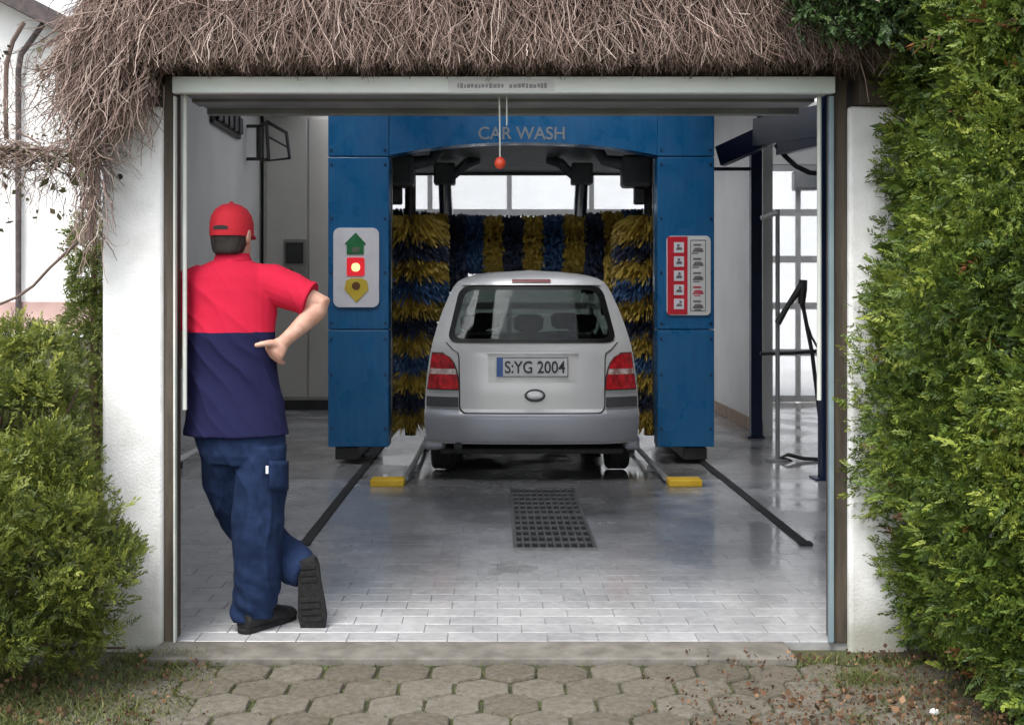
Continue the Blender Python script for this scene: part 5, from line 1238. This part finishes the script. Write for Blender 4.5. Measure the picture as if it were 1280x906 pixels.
# ------------------------------------------------------------------ white house at the left, behind
HD = 20.0
hs_ = thing('house', 'white gabled house with dark verge and pinkish plinth behind the shrub', 'house', (at(40, 0, HD).x, HD - CAMD, .6))
hx = lambda x: at(x, 0, HD).x
hz = lambda y: at(0, y, HD).z
hy_ = HD - CAMD
poly = [(-19, .4), (hx(118), .4), (hx(118), hz(70)), (hx(62), hz(22)), (hx(-60), hz(-78)), (-14, 9.2), (-19, 6.0)]
part('wall', MB().prism(poly, hy_, hy_ + 7), M_house, hs_)
box('plinth', (-19.02, hy_ - .05, .3), (hx(118) + .02, hy_ - .002, hz(377)), mat('pink_plinth', (.36, .24, .22), (.46, .32, .29), .9, scale=2), hs_, .01)
def slab(p, q, t, y0, y1, nm, m):
    (x0, z0), (x1, z1) = p, q; d_ = Vector((x1 - x0, 0, z1 - z0)).normalized(); nrm = Vector((-d_.z, 0, d_.x)) * t
    if nrm.z < 0: nrm = -nrm
    return part(nm, MB().prism([(x0, z0), (x1, z1), (x1 + nrm.x, z1 + nrm.z), (x0 + nrm.x, z0 + nrm.z)], y0, y1), m, hs_)
roofm = mat('dark_roof', (.05, .04, .04), (.09, .07, .07), .8)
slab((-14, 9.25), (hx(96), hz(52)), .28, hy_ - .6, hy_ + 7.2, 'roof', roofm)
slab((-14, 9.25), (-19.6, 5.4), .28, hy_ - .6, hy_ + 7.2, 'roof', roofm)
part('downpipe', MB().tube([(hx(62), hy_ - .3, hz(36)), (hx(30), hy_ - .12, hz(70)), (hx(26), hy_ - .1, hz(90)), (hx(26), hy_ - .1, .5)], .05, 10), roofm, hs_, sm=1)
part('plinth_ledge', MB().box((-19, hy_ - .5, .72), (hx(122), hy_ - .06, .8)), M_house, hs_)

# ------------------------------------------------------------------ leaf litter and grass
def scatter(n, fx, tints, size, name, m, kind='stuff', flat=True):
    P_ = np.array([fx() for _ in range(n)])
    nrm = unit(rng.normal(0, .5, (n, 3)) + np.array([0, 0, .25]))
    V, Fc, T = sprays(P_, nrm, size, 2, 1.0, .30, .0, 0)
    return soup(name, V, Fc, T, m, None, kind)
def lx():
    if random.random() < .36:
        x, y = random.uniform(-2.3, -.95), random.uniform(-1.0, -.22)
        if random.random() < np.interp(x, [-1.3, -.95], [0, .8]): x -= .5
        return (x, y, -.012 + random.uniform(0, .012))
    x = random.triangular(.5, 2.1, 1.55); y = random.uniform(-1.1, -.12)
    if random.random() < .5: y = random.uniform(-1.0, -.55)
    return (x, y, -.004 + random.uniform(0, .018))
lt = scatter(1600, lx, None, .019, 'leaf_litter', leafmat('litter_leaf', (.05, .026, .014), (.13, .066, .032), (.34, .20, .11), .85)); tag(lt, 'brown fallen leaves scattered over the ground on both sides', 'leaves')
def blades(n, area, h, name, m, label):
    P_ = np.array([area() for _ in range(n)]); d = unit(np.stack([rng.normal(0, .5, n), rng.normal(0, .5, n), np.ones(n)], 1)); s = unit(np.cross(d, rng.normal(0, 1, (n, 3))))
    hh = h * rng.uniform(.4, 1.2, n); w = .0022 * rng.uniform(.7, 1.4, n)
    bend = rng.normal(0, .35, (n, 3)) * np.array([1, 1, .1])
    p1 = P_ + d * (hh * .5)[:, None]; p2 = P_ + (d + bend) * hh[:, None]
    V = np.stack([P_ - s * w[:, None], P_ + s * w[:, None], p1 + s * (w * .8)[:, None], p1 - s * (w * .8)[:, None], p2 + s * (w * .2)[:, None], p2 - s * (w * .2)[:, None]], 1).reshape(-1, 3)
    i = np.arange(n)[:, None] * 6; Fc = np.concatenate([i + np.array([0, 1, 2, 3]), i + np.array([3, 2, 4, 5])])
    o = soup(name, V, Fc, np.repeat(np.clip(rng.normal(.5, .25, n), 0, 1), 6), m, None, 'stuff'); tag(o, label, 'grass'); return o
grassm = leafmat('grass_blade', (.035, .055, .012), (.10, .13, .03), (.26, .24, .09))
def ga():
    u = random.random()
    if u < .66: return (random.triangular(-2.4, -.95, -1.6), random.uniform(-1.1, -.25), -.03)
    if u < .78: return (random.gauss(-1.28, .09), random.gauss(-.13, .04), -.03)
    if u < .9: return (random.uniform(1.15, 1.8), random.uniform(-.9, -.1), -.03)
    return (random.gauss(1.35, .05), random.gauss(-.42, .05), -.03)
blades(22000, ga, .040, 'short_grass', grassm, 'short patchy grass on the ground at the edges of the driveway')
def mo():
    x, y = random.uniform(-1.3, 1.5), random.uniform(-1.0, -.2); return (x, y, -.022)
blades(6000, mo, .016, 'joint_moss', leafmat('moss', (.05, .055, .02), (.11, .12, .04), (.2, .2, .08)), 'mossy growth in the joints of the hexagonal pavers')
pb = thing('pebble', 'white pebble among the leaves below the hedge', 'pebble', at(1168, 893, 3.86))
c_ = at(1168, 896, 3.86); c_.z = .012
part('stone', MB().loft([(c_ + Vector((.0, 0, z)), r_, r_ * .7, X_, Y_) for z, r_ in ((-.012, .008), (-.004, .017), (.006, .014), (.011, .005))], 10), mat('white_stone', (.6, .58, .55), (.75, .73, .7), .8, scale=20), pb, sm=1)

# ------------------------------------------------------------------ white building added to brighten the panes, and its yard behind the hall
rb_ = thing('added_rear_building', 'added white building that bounces light into the glazed doors behind the gantry', 'building', (2, 17, .5))
part('wall', MB().box((-3.2, 17.0, -.2), (12, 22, 5.2)), M_house, rb_)
part('roof', MB().box((-3.4, 16.8, 5.202), (12.2, 22.2, 5.4)), roofm, rb_)
yd = part('added_yard', MB().box((-3.2, 11.0, -.08), (12, 16.99, .0)), mat('added_yard_concrete', (.42,.41,.39), (.52,.51,.48), .9, scale=3), kind='structure')  # pale ground added to bounce light at the glazed doors
